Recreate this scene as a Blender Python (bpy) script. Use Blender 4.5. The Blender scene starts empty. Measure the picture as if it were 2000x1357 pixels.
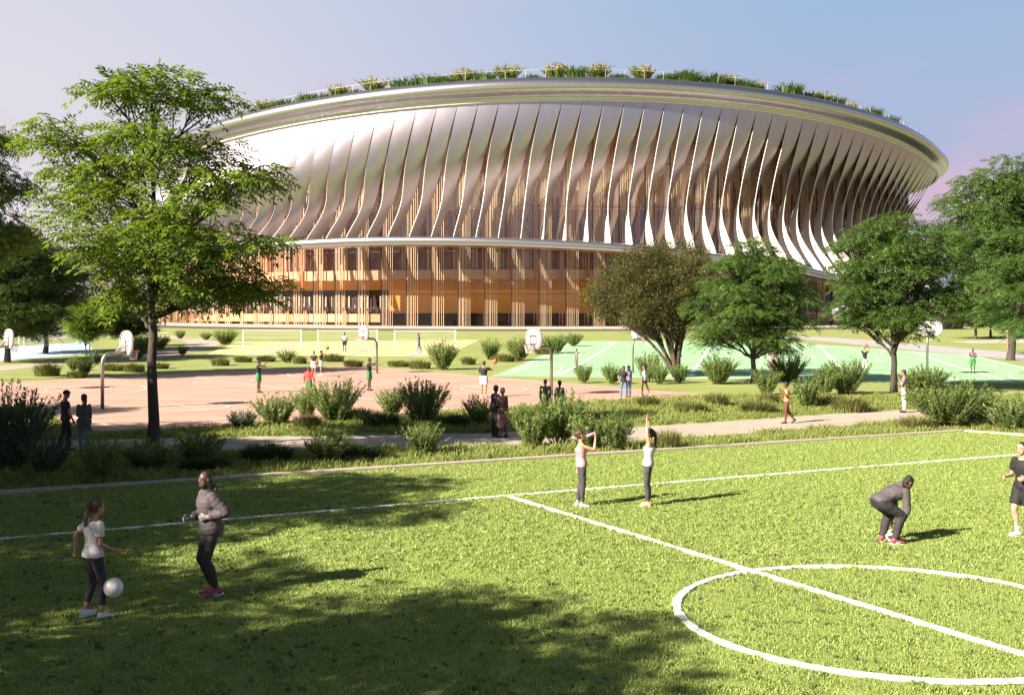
import bpy, bmesh, math, random
import numpy as np
from mathutils import Vector, Matrix

SC = bpy.context.scene
COL = SC.collection
R = math.radians
rnd = random.Random(7)

# ------------------------------------------------------------------ camera
F, HY, CH = 2247.0, 607.0, 4.2            # focal length and horizon in photo pixels, eye height in metres
cam = bpy.data.cameras.new('camera')
cam.sensor_width = 36.0
cam.lens = 36.0 * F / 2000.0
cam.shift_y = -(678.5 - HY) / 2000.0
cam.clip_start = 0.1
cam.clip_end = 6000
cam_o = bpy.data.objects.new('camera', cam)
COL.objects.link(cam_o)
cam_o.location = (0, 0, CH)
cam_o.rotation_euler = (R(90), 0, 0)
SC.camera = cam_o

# ------------------------------------------------------------------ light
EXPOSURE = 1.6
SUN_EL, SUN_AZ = 31.0, 233.5             # azimuth clockwise from +Y
SC.view_settings.view_transform = 'Standard'
SC.view_settings.look = 'None'
SC.view_settings.gamma = 1.0
SC.view_settings.exposure = EXPOSURE
sun = bpy.data.lights.new('sun', 'SUN')
sun.energy = 5.0
sun.angle = R(0.55)
sun.color = (1.0, 0.9, 0.76)
sun_o = bpy.data.objects.new('sun', sun)
COL.objects.link(sun_o)
_to_sun = Vector((math.sin(R(SUN_AZ)) * math.cos(R(SUN_EL)), math.cos(R(SUN_AZ)) * math.cos(R(SUN_EL)), math.sin(R(SUN_EL))))
sun_o.rotation_euler = _to_sun.to_track_quat('Z', 'Y').to_euler()
sun_o.location = _to_sun * 400

def lin(r, g, b):
    f = lambda c: (c / 255 / 12.92) if c / 255 <= 0.04045 else ((c / 255 + 0.055) / 1.055) ** 2.4
    return (f(r), f(g), f(b))

def shown(r, g, b):                        # scene radiance that shows as this sRGB value
    return tuple(c / 2 ** EXPOSURE for c in lin(r, g, b)) + (1,)

world = bpy.data.worlds.new('World')
SC.world = world
world.use_nodes = True
nt = world.node_tree
nt.nodes.clear()
N = nt.nodes.new
L = nt.links.new
out = N('ShaderNodeOutputWorld')
sky = N('ShaderNodeTexSky'); sky.sky_type = 'NISHITA'; sky.sun_disc = False
sky.sun_elevation = R(SUN_EL); sky.sun_rotation = R(SUN_AZ); sky.air_density = 1.0; sky.dust_density = 1.0
bg_n = N('ShaderNodeBackground'); bg_n.inputs['Strength'].default_value = 0.024
L(sky.outputs[0], bg_n.inputs['Color'])
tc = N('ShaderNodeTexCoord')
sep = N('ShaderNodeSeparateXYZ'); L(tc.outputs['Generated'], sep.inputs[0])
def mrange(src, a, b, smooth=True):
    m = N('ShaderNodeMapRange'); m.inputs[1].default_value = a; m.inputs[2].default_value = b
    m.interpolation_type = 'SMOOTHSTEP' if smooth else 'LINEAR'
    L(src, m.inputs[0]); return m.outputs[0]
def mixc(fac, a, b):
    m = N('ShaderNodeMix'); m.data_type = 'RGBA'
    if hasattr(fac, 'is_linked'): L(fac, m.inputs['Factor'])
    else: m.inputs['Factor'].default_value = fac
    for s, v in ((m.inputs['A'], a), (m.inputs['B'], b)):
        if hasattr(v, 'is_linked'): L(v, s)
        else: s.default_value = v
    return m.outputs['Result']
def mathn(op, a, b=None):
    m = N('ShaderNodeMath'); m.operation = op
    for i, v in enumerate((a, b)):
        if v is None: continue
        if hasattr(v, 'is_linked'): L(v, m.inputs[i])
        else: m.inputs[i].default_value = v
    return m.outputs[0]
side = mrange(sep.outputs[0], -0.45, 0.30)
up = mrange(sep.outputs[2], 0.02, 0.26, False)
high = mixc(side, shown(216, 217, 231), shown(160, 188, 222))
low = mixc(side, shown(240, 229, 234), shown(190, 188, 218))
grad = mixc(up, low, high)
mp = N('ShaderNodeMapping'); mp.inputs['Scale'].default_value = (2.2, 2.2, 7.5); mp.inputs['Location'].default_value = (1.75, 0.2, 0.35)
L(tc.outputs['Generated'], mp.inputs[0])
nz = N('ShaderNodeTexNoise'); nz.inputs['Scale'].default_value = 1.6; nz.inputs['Detail'].default_value = 5; nz.inputs['Roughness'].default_value = 0.5
L(mp.outputs[0], nz.inputs['Vector'])
cl = mrange(nz.outputs['Fac'], 0.47, 0.72)
cl = mathn('MULTIPLY', cl, mathn('SUBTRACT', 1.0, mrange(sep.outputs[2], 0.12, 0.33)))
grad = mixc(mathn('MULTIPLY', cl, 0.8), grad, shown(222, 188, 208))
bg_p = N('ShaderNodeBackground'); L(grad, bg_p.inputs['Color'])
mixs = N('ShaderNodeMixShader')
L(mrange(sep.outputs[2], 0.26, 0.52), mixs.inputs[0]); L(bg_p.outputs[0], mixs.inputs[1]); L(bg_n.outputs[0], mixs.inputs[2])
L(mixs.outputs[0], out.inputs[0])

# ------------------------------------------------------------------ ground function and photo -> ground points
def gz(x, y):
    t = y - 80.0
    if t <= 0: return 0.0
    t = min(t, 138.0)
    return 0.0117 * (t * t / 40 if t < 20 else t - 10)

def G(px, py, dz=0.0):
    """the ground point seen at photo pixel (px, py)"""
    y = 60.0
    for _ in range(60):
        y = 0.5 * y + 0.5 * min(400.0, (CH - gz(0, y)) * F / max(py - HY, 1.0))
    x = (px - 1000) / F * y
    return Vector((x, y, gz(x, y) + dz))

# ------------------------------------------------------------------ materials
MATS = {}
def mat(name, col, rough=0.6, metal=0.0, vary=0.0, scale=3.0, col2=None, bump=0.0, bscale=40.0, transl=0.0, island=0.0, coat=0.0, stretch=None, spec=0.5):
    if name in MATS: return MATS[name]
    m = bpy.data.materials.new(name); m.use_nodes = True
    t = m.node_tree; p = t.nodes['Principled BSDF']
    c4 = tuple(col) + (1,)
    p.inputs['Base Color'].default_value = c4
    p.inputs['Roughness'].default_value = rough
    p.inputs['Metallic'].default_value = metal
    p.inputs['Specular IOR Level'].default_value = spec
    if coat: p.inputs['Coat Weight'].default_value = coat
    src = None
    if vary or col2 or bump:
        co = t.nodes.new('ShaderNodeTexCoord')
        vec = co.outputs['Object']
        if stretch:
            mpn = t.nodes.new('ShaderNodeMapping'); mpn.inputs['Scale'].default_value = stretch
            t.links.new(vec, mpn.inputs[0]); vec = mpn.outputs[0]
    if vary or col2:
        n = t.nodes.new('ShaderNodeTexNoise'); n.inputs['Scale'].default_value = scale; n.inputs['Detail'].default_value = 4
        t.links.new(vec, n.inputs['Vector'])
        mr = t.nodes.new('ShaderNodeMapRange'); mr.inputs[1].default_value = 0.32; mr.inputs[2].default_value = 0.68
        t.links.new(n.outputs['Fac'], mr.inputs[0])
        mx = t.nodes.new('ShaderNodeMix'); mx.data_type = 'RGBA'
        t.links.new(mr.outputs[0], mx.inputs['Factor'])
        if col2:
            mx.inputs['A'].default_value = c4; mx.inputs['B'].default_value = tuple(col2) + (1,)
        else:
            mx.inputs['A'].default_value = tuple(c * (1 - vary) for c in col) + (1,)
            mx.inputs['B'].default_value = tuple(min(1, c * (1 + vary)) for c in col) + (1,)
        src = mx.outputs['Result']
    if island:
        g = t.nodes.new('ShaderNodeNewGeometry')
        hsv = t.nodes.new('ShaderNodeHueSaturation')
        m1 = t.nodes.new('ShaderNodeMapRange'); m1.inputs[3].default_value = 1 - island; m1.inputs[4].default_value = 1 + island
        t.links.new(g.outputs['Random Per Island'], m1.inputs[0]); t.links.new(m1.outputs[0], hsv.inputs['Value'])
        m2 = t.nodes.new('ShaderNodeMapRange'); m2.inputs[3].default_value = 0.5 - island * 0.05; m2.inputs[4].default_value = 0.5 + island * 0.03
        t.links.new(g.outputs['Random Per Island'], m2.inputs[0]); t.links.new(m2.outputs[0], hsv.inputs['Hue'])
        if src: t.links.new(src, hsv.inputs['Color'])
        else: hsv.inputs['Color'].default_value = c4
        src = hsv.outputs[0]
    if src: t.links.new(src, p.inputs['Base Color'])
    if bump:
        nb = t.nodes.new('ShaderNodeTexNoise'); nb.inputs['Scale'].default_value = bscale; nb.inputs['Detail'].default_value = 5
        t.links.new(vec, nb.inputs['Vector'])
        b = t.nodes.new('ShaderNodeBump'); b.inputs['Strength'].default_value = bump; b.inputs['Distance'].default_value = 0.05
        t.links.new(nb.outputs['Fac'], b.inputs['Height']); t.links.new(b.outputs[0], p.inputs['Normal'])
    if transl:
        tr = t.nodes.new('ShaderNodeBsdfTranslucent')
        hs = t.nodes.new('ShaderNodeHueSaturation'); hs.inputs['Saturation'].default_value = 1.15; hs.inputs['Value'].default_value = 1.25; hs.inputs['Hue'].default_value = 0.485
        if src: t.links.new(src, hs.inputs['Color'])
        else: hs.inputs['Color'].default_value = c4
        t.links.new(hs.outputs[0], tr.inputs['Color'])
        ms = t.nodes.new('ShaderNodeMixShader'); ms.inputs[0].default_value = transl
        o = t.nodes['Material Output']
        t.links.new(p.outputs[0], ms.inputs[1]); t.links.new(tr.outputs[0], ms.inputs[2]); t.links.new(ms.outputs[0], o.inputs[0])
    MATS[name] = m
    return m

# ------------------------------------------------------------------ mesh helpers
class MB:
    """collects shapes for one mesh"""
    def __init__(s): s.v = []; s.f = []; s.mi = []
    def add(s, v, f, mi=0):
        o = len(s.v); s.v.extend([tuple(p) for p in v]); s.f.extend([tuple(i + o for i in q) for q in f]); s.mi.extend([mi] * len(f))
    def box(s, c, d, rz=0.0, mi=0, up=None):
        cx, cy, cz = c; hx, hy, hz = d[0] / 2, d[1] / 2, d[2] / 2
        ca, sa = math.cos(rz), math.sin(rz)
        v = []
        for z in (-hz, hz):
            for x, y in ((-hx, -hy), (hx, -hy), (hx, hy), (-hx, hy)):
                v.append((cx + x * ca - y * sa, cy + x * sa + y * ca, cz + z))
        s.add(v, [(3, 2, 1, 0), (4, 5, 6, 7), (0, 1, 5, 4), (1, 2, 6, 5), (2, 3, 7, 6), (3, 0, 4, 7)], mi)
    def tube(s, pts, rad, n=8, mi=0, caps=True, ref=None):
        """rad: a radius or (ra, rb) per point; ra is measured along ref"""
        pts = [Vector(p) for p in pts]
        if not isinstance(rad, (list, tuple)): rad = [rad] * len(pts)
        u0 = Vector(ref) if ref is not None else None
        vs = []; prev = None
        for i, p in enumerate(pts):
            t = (pts[min(i + 1, len(pts) - 1)] - pts[max(i - 1, 0)])
            t = t.normalized() if t.length > 1e-9 else Vector((0, 0, 1))
            if u0 is not None: u = u0 - t * u0.dot(t)
            elif prev is not None: u = prev - t * prev.dot(t)
            else:
                a = Vector((1, 0, 0)) if abs(t.x) < 0.8 else Vector((0, 1, 0))
                u = a - t * a.dot(t)
            if u.length < 1e-6: u = t.orthogonal()
            u.normalize(); prev = u; w = t.cross(u)
            ra, rb = rad[i] if isinstance(rad[i], (list, tuple)) else (rad[i], rad[i])
            for k in range(n):
                a = 2 * math.pi * k / n
                vs.append(p + u * (ra * math.cos(a)) + w * (rb * math.sin(a)))
        fs = []
        for i in range(len(pts) - 1):
            for k in range(n):
                k2 = (k + 1) % n
                fs.append((i * n + k, i * n + k2, (i + 1) * n + k2, (i + 1) * n + k))
        if caps:
            fs.append(tuple(range(n - 1, -1, -1))); fs.append(tuple((len(pts) - 1) * n + k for k in range(n)))
        s.add(vs, fs, mi)
    def ball(s, c, r, n=12, m=8, mi=0, ax=None):
        """ellipsoid; r is a radius or 3 radii; ax = 3 axes"""
        rx, ry, rz = r if isinstance(r, (list, tuple)) else (r, r, r)
        X, Y, Z = ax if ax else (Vector((1, 0, 0)), Vector((0, 1, 0)), Vector((0, 0, 1)))
        c = Vector(c); vs = [c - Z * rz]; fs = []
        for j in range(1, m):
            a = -math.pi / 2 + math.pi * j / m
            for k in range(n):
                b = 2 * math.pi * k / n
                vs.append(c + X * (rx * math.cos(a) * math.cos(b)) + Y * (ry * math.cos(a) * math.sin(b)) + Z * (rz * math.sin(a)))
        vs.append(c + Z * rz)
        for k in range(n): fs.append((0, 1 + (k + 1) % n, 1 + k))
        for j in range(m - 2):
            for k in range(n):
                a = 1 + j * n; k2 = (k + 1) % n
                fs.append((a + k, a + k2, a + n + k2, a + n + k))
        a = 1 + (m - 2) * n
        for k in range(n): fs.append((a + k, a + (k + 1) % n, len(vs) - 1))
        s.add(vs, fs, mi)
    def grid(s, rows, mi=0, flip=False):
        n = len(rows[0]); fs = []
        for i in range(len(rows) - 1):
            for k in range(n - 1):
                q = (i * n + k, i * n + k + 1, (i + 1) * n + k + 1, (i + 1) * n + k)
                fs.append(q[::-1] if flip else q)
        s.add([p for r in rows for p in r], fs, mi)
    def mesh(s, name, mats, smooth=False):
        me = bpy.data.meshes.new(name)
        me.from_pydata(s.v, [], s.f)
        for m in (mats if isinstance(mats, (list, tuple)) else [mats]): me.materials.append(m)
        if any(s.mi): me.polygons.foreach_set('material_index', s.mi)
        if smooth: me.polygons.foreach_set('use_smooth', [True] * len(me.polygons))
        me.update()
        return me
    def build(s, name, mats, parent=None, smooth=False, loc=None):
        return link(name, s.mesh(name, mats, smooth), parent, loc)

def link(name, me, parent=None, loc=None):
    o = bpy.data.objects.new(name, me); COL.objects.link(o)
    if parent: o.parent = parent
    if loc is not None: o.location = loc
    return o

def tag(o, label=None, cat=None, group=None, kind=None):
    if label: o['label'] = label
    if cat: o['category'] = cat
    if group: o['group'] = group
    if kind: o['kind'] = kind
    return o

def thing(name, label, cat, loc=(0, 0, 0), rz=0.0, group=None):
    o = bpy.data.objects.new(name, None); COL.objects.link(o)
    o.empty_display_size = 0.3
    o.location = loc; o.rotation_euler = (0, 0, rz)
    return tag(o, label, cat, group)

def dup(root, loc, rz=0.0, sc=None, label=None, group=None):
    r = root.copy(); COL.objects.link(r); r.location = loc; r.rotation_euler = (0, 0, rz)
    if sc is not None: r.scale = sc if isinstance(sc, (tuple, list)) else (sc, sc, sc)
    if label: r['label'] = label
    if group: r['group'] = group
    for ch in list(root.children):
        c = ch.copy(); COL.objects.link(c); c.parent = r
        for g in ch.children:
            d = g.copy(); COL.objects.link(d); d.parent = c
    return r

def np_mesh(name, V, Q, mats, mi=None, smooth=False):
    """V n x 3, Q m x 4 (numpy)"""
    me = bpy.data.meshes.new(name)
    me.vertices.add(len(V)); me.vertices.foreach_set('co', np.asarray(V, dtype=np.float32).ravel())
    k = Q.shape[1]
    me.loops.add(Q.size); me.loops.foreach_set('vertex_index', np.asarray(Q, dtype=np.int32).ravel())
    me.polygons.add(len(Q)); me.polygons.foreach_set('loop_start', np.arange(0, Q.size, k, dtype=np.int32))
    me.polygons.foreach_set('loop_total', np.full(len(Q), k, dtype=np.int32))
    for m in (mats if isinstance(mats, (list, tuple)) else [mats]): me.materials.append(m)
    if mi is not None: me.polygons.foreach_set('material_index', np.asarray(mi, dtype=np.int32))
    if smooth: me.polygons.foreach_set('use_smooth', [True] * len(Q))
    me.update(calc_edges=True); me.validate()
    return me

def struct(o, label=None):
    o['kind'] = 'structure'
    if label: o['label'] = label
    return o

def interp(tab, x):
    if x <= tab[0][0]: return tab[0][1]
    for (a, u), (b, v) in zip(tab, tab[1:]):
        if x <= b:
            t = (x - a) / (b - a); return u + (v - u) * t
    return tab[-1][1]

def smooth_interp(tab, x):                # Catmull-Rom on a table
    if x <= tab[0][0]: return tab[0][1]
    if x >= tab[-1][0]: return tab[-1][1]
    for i in range(len(tab) - 1):
        if x <= tab[i + 1][0]:
            x0, y0 = tab[i]; x1, y1 = tab[i + 1]
            m0 = (y1 - tab[i - 1][1]) / (x1 - tab[i - 1][0]) if i > 0 else (y1 - y0) / (x1 - x0)
            m1 = (tab[i + 2][1] - y0) / (tab[i + 2][0] - x0) if i + 2 < len(tab) else (y1 - y0) / (x1 - x0)
            h = x1 - x0; t = (x - x0) / h
            return (2*t**3-3*t*t+1)*y0 + (t**3-2*t*t+t)*h*m0 + (-2*t**3+3*t*t)*y1 + (t**3-t*t)*h*m1

# ================================================================== SETTING: ground, courts, paths
M_TURF_SOIL = mat('turf_soil', (0.23, 0.28, 0.06), 0.9, vary=0.22, scale=1.5, bump=0.5, bscale=25)
M_MEADOW = mat('meadow_grass', (0.20, 0.235, 0.05), 0.9, col2=(0.27, 0.30, 0.095), scale=0.35, bump=0.8, bscale=6)
M_PATH = mat('path_concrete', (0.40, 0.33, 0.27), 0.85, vary=0.1, scale=1.2, bump=0.2, bscale=30)
M_KERB = mat('kerb_concrete', (0.40, 0.34, 0.27), 0.85, vary=0.12, scale=3, bump=0.3, bscale=30)
M_PINK = mat('pink_court_paint', (0.46, 0.275, 0.205), 0.75, vary=0.11, scale=0.35)
M_GREEN = mat('green_court_paint', (0.29, 0.51, 0.27), 0.7, vary=0.10, scale=0.22)
M_YELLOW = mat('yellow_court_paint', (0.62, 0.53, 0.22), 0.75, vary=0.06, scale=0.5)
M_BLUE = mat('blue_court_paint', (0.38, 0.52, 0.66), 0.7, vary=0.06, scale=0.5)
M_LINE = mat('white_line_paint', (0.80, 0.80, 0.76), 0.7)
M_GREYLINE = mat('grey_line_paint', (0.42, 0.36, 0.36), 0.7)
M_ROAD = mat('asphalt', (0.075, 0.068, 0.066), 0.85, vary=0.15, scale=2)
M_PAVE = mat('pale_paving', (0.44, 0.37, 0.31), 0.8, vary=0.07, scale=0.6)
M_BROWNP = mat('added_brown_paving', (0.16, 0.115, 0.095), 0.85, vary=0.1, scale=0.1)  # brown for the added sheets that the steel reflects
M_PLAZA = mat('plaza_paving', (0.36, 0.34, 0.34), 0.8, vary=0.07, scale=0.3)

def ground_sheet():
    xs = [-2500, -900, -400, -200, -120] + list(range(-90, 91, 6)) + [120, 200, 400, 900, 2500]
    ys = [-2500, -600, -150, -40] + list(range(0, 76, 5)) + [78 + 2 * i for i in range(16)] + list(range(114, 232, 6)) + [260, 340, 500, 900, 3500]
    rows = [[(x, y, gz(x, y)) for x in xs] for y in ys]
    m = MB(); m.grid(rows)
    return struct(m.build('ground', M_MEADOW, smooth=True), 'wide pale green meadow ground around the arena')
ground_sheet()

def quad_sheet(name, A, B, C, D, z, material, nu=24, nv=24):
    A, B, C, D = (Vector((p[0], p[1], 0)) for p in (A, B, C, D))
    rows = []
    for i in range(nv + 1):
        t = i / nv; a = A.lerp(D, t); b = B.lerp(C, t); r = []
        for k in range(nu + 1):
            p = a.lerp(b, k / nu); r.append((p.x, p.y, gz(p.x, p.y) + z))
        rows.append(r)
    m = MB(); m.grid(rows)
    return struct(m.build(name, material))

def ribbon_rows(pts, w, z, step=1.0, jitter=0.0):
    out_p = []
    P = [Vector((p[0], p[1], 0)) for p in pts]
    fine = []
    for a, b in zip(P, P[1:]):
        n = max(1, int((b - a).length / step))
        fine += [a.lerp(b, i / n) for i in range(n)]
    fine.append(P[-1])
    for i, p in enumerate(fine):
        t = (fine[min(i + 1, len(fine) - 1)] - fine[max(i - 1, 0)]).normalized()
        nrm = Vector((-t.y, t.x, 0))
        a = p + nrm * (w / 2 + rnd.uniform(-jitter, jitter)); b = p - nrm * (w / 2 + rnd.uniform(-jitter, jitter))
        out_p.append([(b.x, b.y, gz(b.x, b.y) + z), (a.x, a.y, gz(a.x, a.y) + z)])
    return out_p

def curve_pts(pts, n=8):
    """Catmull-Rom through ground points"""
    P = [Vector((p[0], p[1], 0)) for p in pts]; o = []
    for i in range(len(P) - 1):
        p0, p1, p2, p3 = P[max(i - 1, 0)], P[i], P[i + 1], P[min(i + 2, len(P) - 1)]
        for k in range(n):
            t = k / n
            o.append(0.5 * ((2 * p1) + (p2 - p0) * t + (2 * p0 - 5 * p1 + 4 * p2 - p3) * t * t + (3 * p1 - p0 - 3 * p2 + p3) * t ** 3))
    o.append(P[-1]); return o

def strip(name, pts, w, z, material, step=1.5):
    m = MB(); m.grid(ribbon_rows(pts, w, z, step), flip=True)
    return struct(m.build(name, material))

def stripe_set(name, lines, z, material=None):
    """painted markings of one court: (points, width) strips in one sheet set"""
    m = MB()
    for k, (pts, w) in enumerate(lines): m.grid(ribbon_rows(pts, w, z + 0.0015 * k, 1.0), flip=True)
    return struct(m.build(name, material or M_LINE))

def arc_pts(c, r, a0, a1, n=48):
    return [Vector((c[0] + r * math.cos(R(a0 + (a1 - a0) * i / n)), c[1] + r * math.sin(R(a0 + (a1 - a0) * i / n)), 0)) for i in range(n + 1)]

# ---- soccer field in front: turf sheet, kerb, white lines
K0, K1, K2 = G(0, 964), G(1880, 843), G(2000, 851)
ex = (K1 - K0).normalized()
K0b = K0 - ex * 14
side_dir = (K2 - K1).normalized()
K2b = K1 + side_dir * 24
def in_field(x, y):
    a = (x - K1.x) * -ex.y + (y - K1.y) * ex.x            # beyond the long kerb > 0
    b = (x - K1.x) * side_dir.y - (y - K1.y) * side_dir.x
    return a < 0 and b > 0.0
turf = MB()
turf.grid([[(K0b.x, K0b.y, 0.012), (K1.x, K1.y, 0.012)], [(-22, 2, 0.012), (K2b.x, K2b.y, 0.012)]], flip=True)
tf = struct(turf.build('soccer_field', M_TURF_SOIL), 'mown green soccer field with white markings')
kerb = MB()
for a, b in ((K0b, K1), (K1, K2b)):
    d = (b - a); ang = math.atan2(d.y, d.x); c = (a + b) / 2
    kerb.box((c.x, c.y, 0.03), (d.length - 0.1, 0.32, 0.09), ang)
struct(kerb.build('kerb', M_KERB), 'pale concrete kerb edging the soccer field')

FZ = 0.042
def field_line(name, pts, w):
    m = MB()
    rows = ribbon_rows(pts, w, FZ, 0.06, 0.016)
    m.grid(rows, flip=True)
    for side_i in (0, 1):                       # a little edge so that the painted strip has body
        m.grid([[r[side_i], (r[side_i][0], r[side_i][1], 0.01)] for r in rows], flip=(side_i == 0))
    return m
H0 = G(990, 970); H1 = G(1470, 1118)
hd = (H1 - H0).normalized(); CR = 2.93
CC = H1 + hd * CR
S0, S1 = G(-60, 1060), G(2060, 883.5)
fl = MB()
for pts, w in (([S0, H0, S1], 0.105), ([H0 + hd * 0.06, CC + hd * 12], 0.106), (arc_pts((CC.x, CC.y), CR, 0, 360, 120), 0.108)):
    q = field_line('', pts, w); o_ = [(v[0], v[1], v[2] + (0.0 if w < 0.1055 else 0.002)) for v in q.v]
    if len(pts) > 50: o_ = [(v[0], v[1], v[2] + 0.002) for v in o_]
    fl.add(o_, q.f)
struct(fl.build('soccer_field_lines', M_LINE), 'white painted touchline, halfway line and centre circle on the turf')

quad_sheet('plaza', (-700, -6), (700, -6), (700, -900), (-700, -900), 0.012, M_BROWNP, 4, 4)  # sheet added behind the camera so the steel reflects brown, not green
quad_sheet('plaza', (150, 60), (700, 60), (700, 420), (190, 420), 0.02, M_BROWNP, 8, 40)  # second added sheet, tones down green reflections on the arena's right side
# ---- concrete paths
strip('path', curve_pts([G(-160, 905), G(60, 876), G(350, 869), G(700, 863), G(1000, 857), G(1200, 850), G(1390, 838), G(1560, 826), G(1740, 813), G(1900, 806), G(2100, 800)]), 3.6, 0.012, M_PATH)
strip('path', curve_pts([G(-120, 734), G(30, 716), G(150, 708), G(250, 701), G(330, 690), G(395, 674), G(380, 664), G(300, 656)]), 3.6, 0.012, M_PATH)
strip('path', [G(60, 664), G(200, 651), G(330, 650)], 5.0, 0.014, M_PAVE)

# ---- basketball court, pink
pA, pB, pC, pD = G(692, 713), G(1400, 772), G(205, 848), G(-190, 757)
quad_sheet('basketball_court', pD, pC, pB, pA, 0.010, M_PINK)
def court_uv(A, B, C, D):
    return lambda u, v: Vector(((1-u)*(1-v)*A.x + u*(1-v)*B.x + u*v*C.x + (1-u)*v*D.x, (1-u)*(1-v)*A.y + u*(1-v)*B.y + u*v*C.y + (1-u)*v*D.y, 0))
P = court_uv(pD, pA, pB, pC)              # u along the far edge, v towards the camera
def uvline(fn, pts, w=0.07): return ([fn(*p) for p in pts], w)
def uvarc(fn, c, ru, rv, a0, a1, w=0.07, n=30):
    return ([fn(c[0] + ru * math.cos(R(a0 + (a1 - a0) * i / n)), c[1] + rv * math.sin(R(a0 + (a1 - a0) * i / n))) for i in range(n + 1)], w)
lines = [uvline(P, [(0.04, 0.04), (0.96, 0.04), (0.96, 0.96), (0.04, 0.96), (0.04, 0.04)]), uvline(P, [(0.5, 0.04), (0.5, 0.96)]), uvline(P, [(0.04, 0.5), (0.96, 0.5)])]
for v0 in (0.27, 0.73):
    lines += [uvarc(P, (0.5, v0), 0.06, 0.045, 0, 360)]
    for e, s in ((0.04, 1), (0.96, -1)):
        lines += [uvline(P, [(e, v0 - 0.06), (e + s * 0.18, v0 - 0.06), (e + s * 0.18, v0 + 0.06), (e, v0 + 0.06)]),
                  uvarc(P, (e + s * 0.18, v0), 0.055, 0.055, -90, 270), uvarc(P, (e + s * 0.05, v0), s * 0.24, 0.2, -90, 90)]
stripe_set('basketball_court_lines', lines, 0.016)

# ---- green courts (two, a pale strip of path between them)
qA, qB, qC, qD = G(1116, 666), G(1500, 667), G(1500, 742), G(958, 735)
quad_sheet('green_court', qD, qC, qB, qA, 0.010, M_GREEN)
rA, rB, rC, rD = G(1524, 668), G(1905, 694), G(2180, 752), G(1524, 743)
quad_sheet('green_court', rD, rC, rB, rA, 0.010, M_GREEN)
strip('path', [G(1512, 748), G(1512, 667)], 1.1, 0.010, M_PAVE)
for fn in (court_uv(qD, qC, qB, qA), court_uv(rD, rC, rB, rA)):
    ls = [uvline(fn, [(0.03, 0.04), (0.97, 0.04), (0.97, 0.96), (0.03, 0.96), (0.03, 0.04)], 0.12), uvline(fn, [(0.24, 0.04), (0.24, 0.96)], 0.22), uvline(fn, [(0.72, 0.04), (0.72, 0.96)], 0.22), uvline(fn, [(0.03, 0.52), (0.97, 0.52)], 0.1)]
    for u0 in (0.13, 0.48, 0.85):
        ls += [uvarc(fn, (u0, 0.96), 0.09, 0.2, 180, 360, 0.12), uvarc(fn, (u0, 0.04), 0.09, 0.2, 0, 180, 0.12), uvarc(fn, (u0, 0.52), 0.035, 0.07, 0, 360, 0.12)]
    stripe_set('green_court_lines', ls, 0.016)

# ---- yellow volleyball court, blue court
yA, yB, yC, yD = G(462, 668), G(935, 664), G(868, 697), G(402, 693)
quad_sheet('volleyball_court', yD, yC, yB, yA, 0.010, M_YELLOW)
fn = court_uv(yD, yC, yB, yA)
stripe_set('volleyball_court_lines', [uvline(fn, [(u, 0.0), (u, 1.0)], 0.5) for u in (0.19, 0.27, 0.53, 0.61, 0.86)] + [uvline(fn, [(0.02, 0.45), (0.98, 0.45)], 0.25)], 0.016, M_GREYLINE)
bA, bB, bC, bD = G(-60, 682), G(172, 668), G(186, 690), G(-60, 710)
quad_sheet('blue_court', bD, bC, bB, bA, 0.010, M_BLUE)
fn = court_uv(bD, bC, bB, bA)
stripe_set('blue_court_lines', [uvline(fn, [(0.05, 0.05), (0.96, 0.05), (0.96, 0.95), (0.05, 0.95), (0.05, 0.05)], 0.15), uvline(fn, [(0.42, 0.05), (0.42, 0.95)], 0.15), uvline(fn, [(0.7, 0.05), (0.7, 0.95)], 0.15)], 0.016)

# ================================================================== ARENA
ACX, ACY = (1035 - 1000) / F * 300, 300.0
def cyl(phi, r, z):
    return (ACX + r * math.sin(phi), ACY - r * math.cos(phi), z)
def solve_phi(px, r):
    """bearing (radians) of the point on the near half of the circle r seen at photo column px"""
    t = (px - 1000) / F; lo, hi = -1.15, 1.15
    for _ in range(50):
        m = (lo + hi) / 2; x, y, _z = cyl(m, r, 0)
        if x / y < t: lo = m
        else: hi = m
    return (lo + hi) / 2
def curve_from_photo(pts, r):
    tab = []
    for px, py in pts:
        p = solve_phi(px, r(px) if callable(r) else r)
        x, y, _z = cyl(p, r(px) if callable(r) else r, 0)
        tab.append((p, CH + (HY - py) / F * y))
    return tab
R_LIP, R_TOP, R_GLASS, Z0 = 102.0, 99.5, 93.0, 1.40
lip_tab = curve_from_photo([(297, 285), (470, 224), (600, 192), (700, 177), (856, 159), (1027, 150), (1198, 149), (1300, 152), (1440, 164), (1556, 187), (1685, 211), (1770, 241), (1813, 274)], R_LIP - 1.0)
_lip_fit = np.polyfit([a for a, _b in lip_tab], [_b for _a, _b in lip_tab], 4)
def z_lip(p):
    q = max(-1.05, min(1.05, p)); z = float(np.polyval(_lip_fit, q)); e = abs(p) - 1.05
    return z - (0.9 * (1 - math.exp(-e * 2)) if e > 0 else 0)
ring_tab = curve_from_photo([(566, 471), (680, 465), (771, 463), (942, 464), (1113, 470), (1241, 478), (1400, 495), (1560, 518), (1638, 534)], 104.2)
ring_tab = [(-1.9, 8.0), (-1.3, 11.0), (-0.85, ring_tab[0][1] - 0.9)] + ring_tab + [(0.95, 8.6), (1.3, 6.2), (1.9, 5.0)]
def z_ring(p): return smooth_interp(ring_tab, p)
def asym(p): return max(0.0, min(1.0, -p / 0.95))
def r_ring(p): return 104.2 + 3.0 * asym(p)

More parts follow.
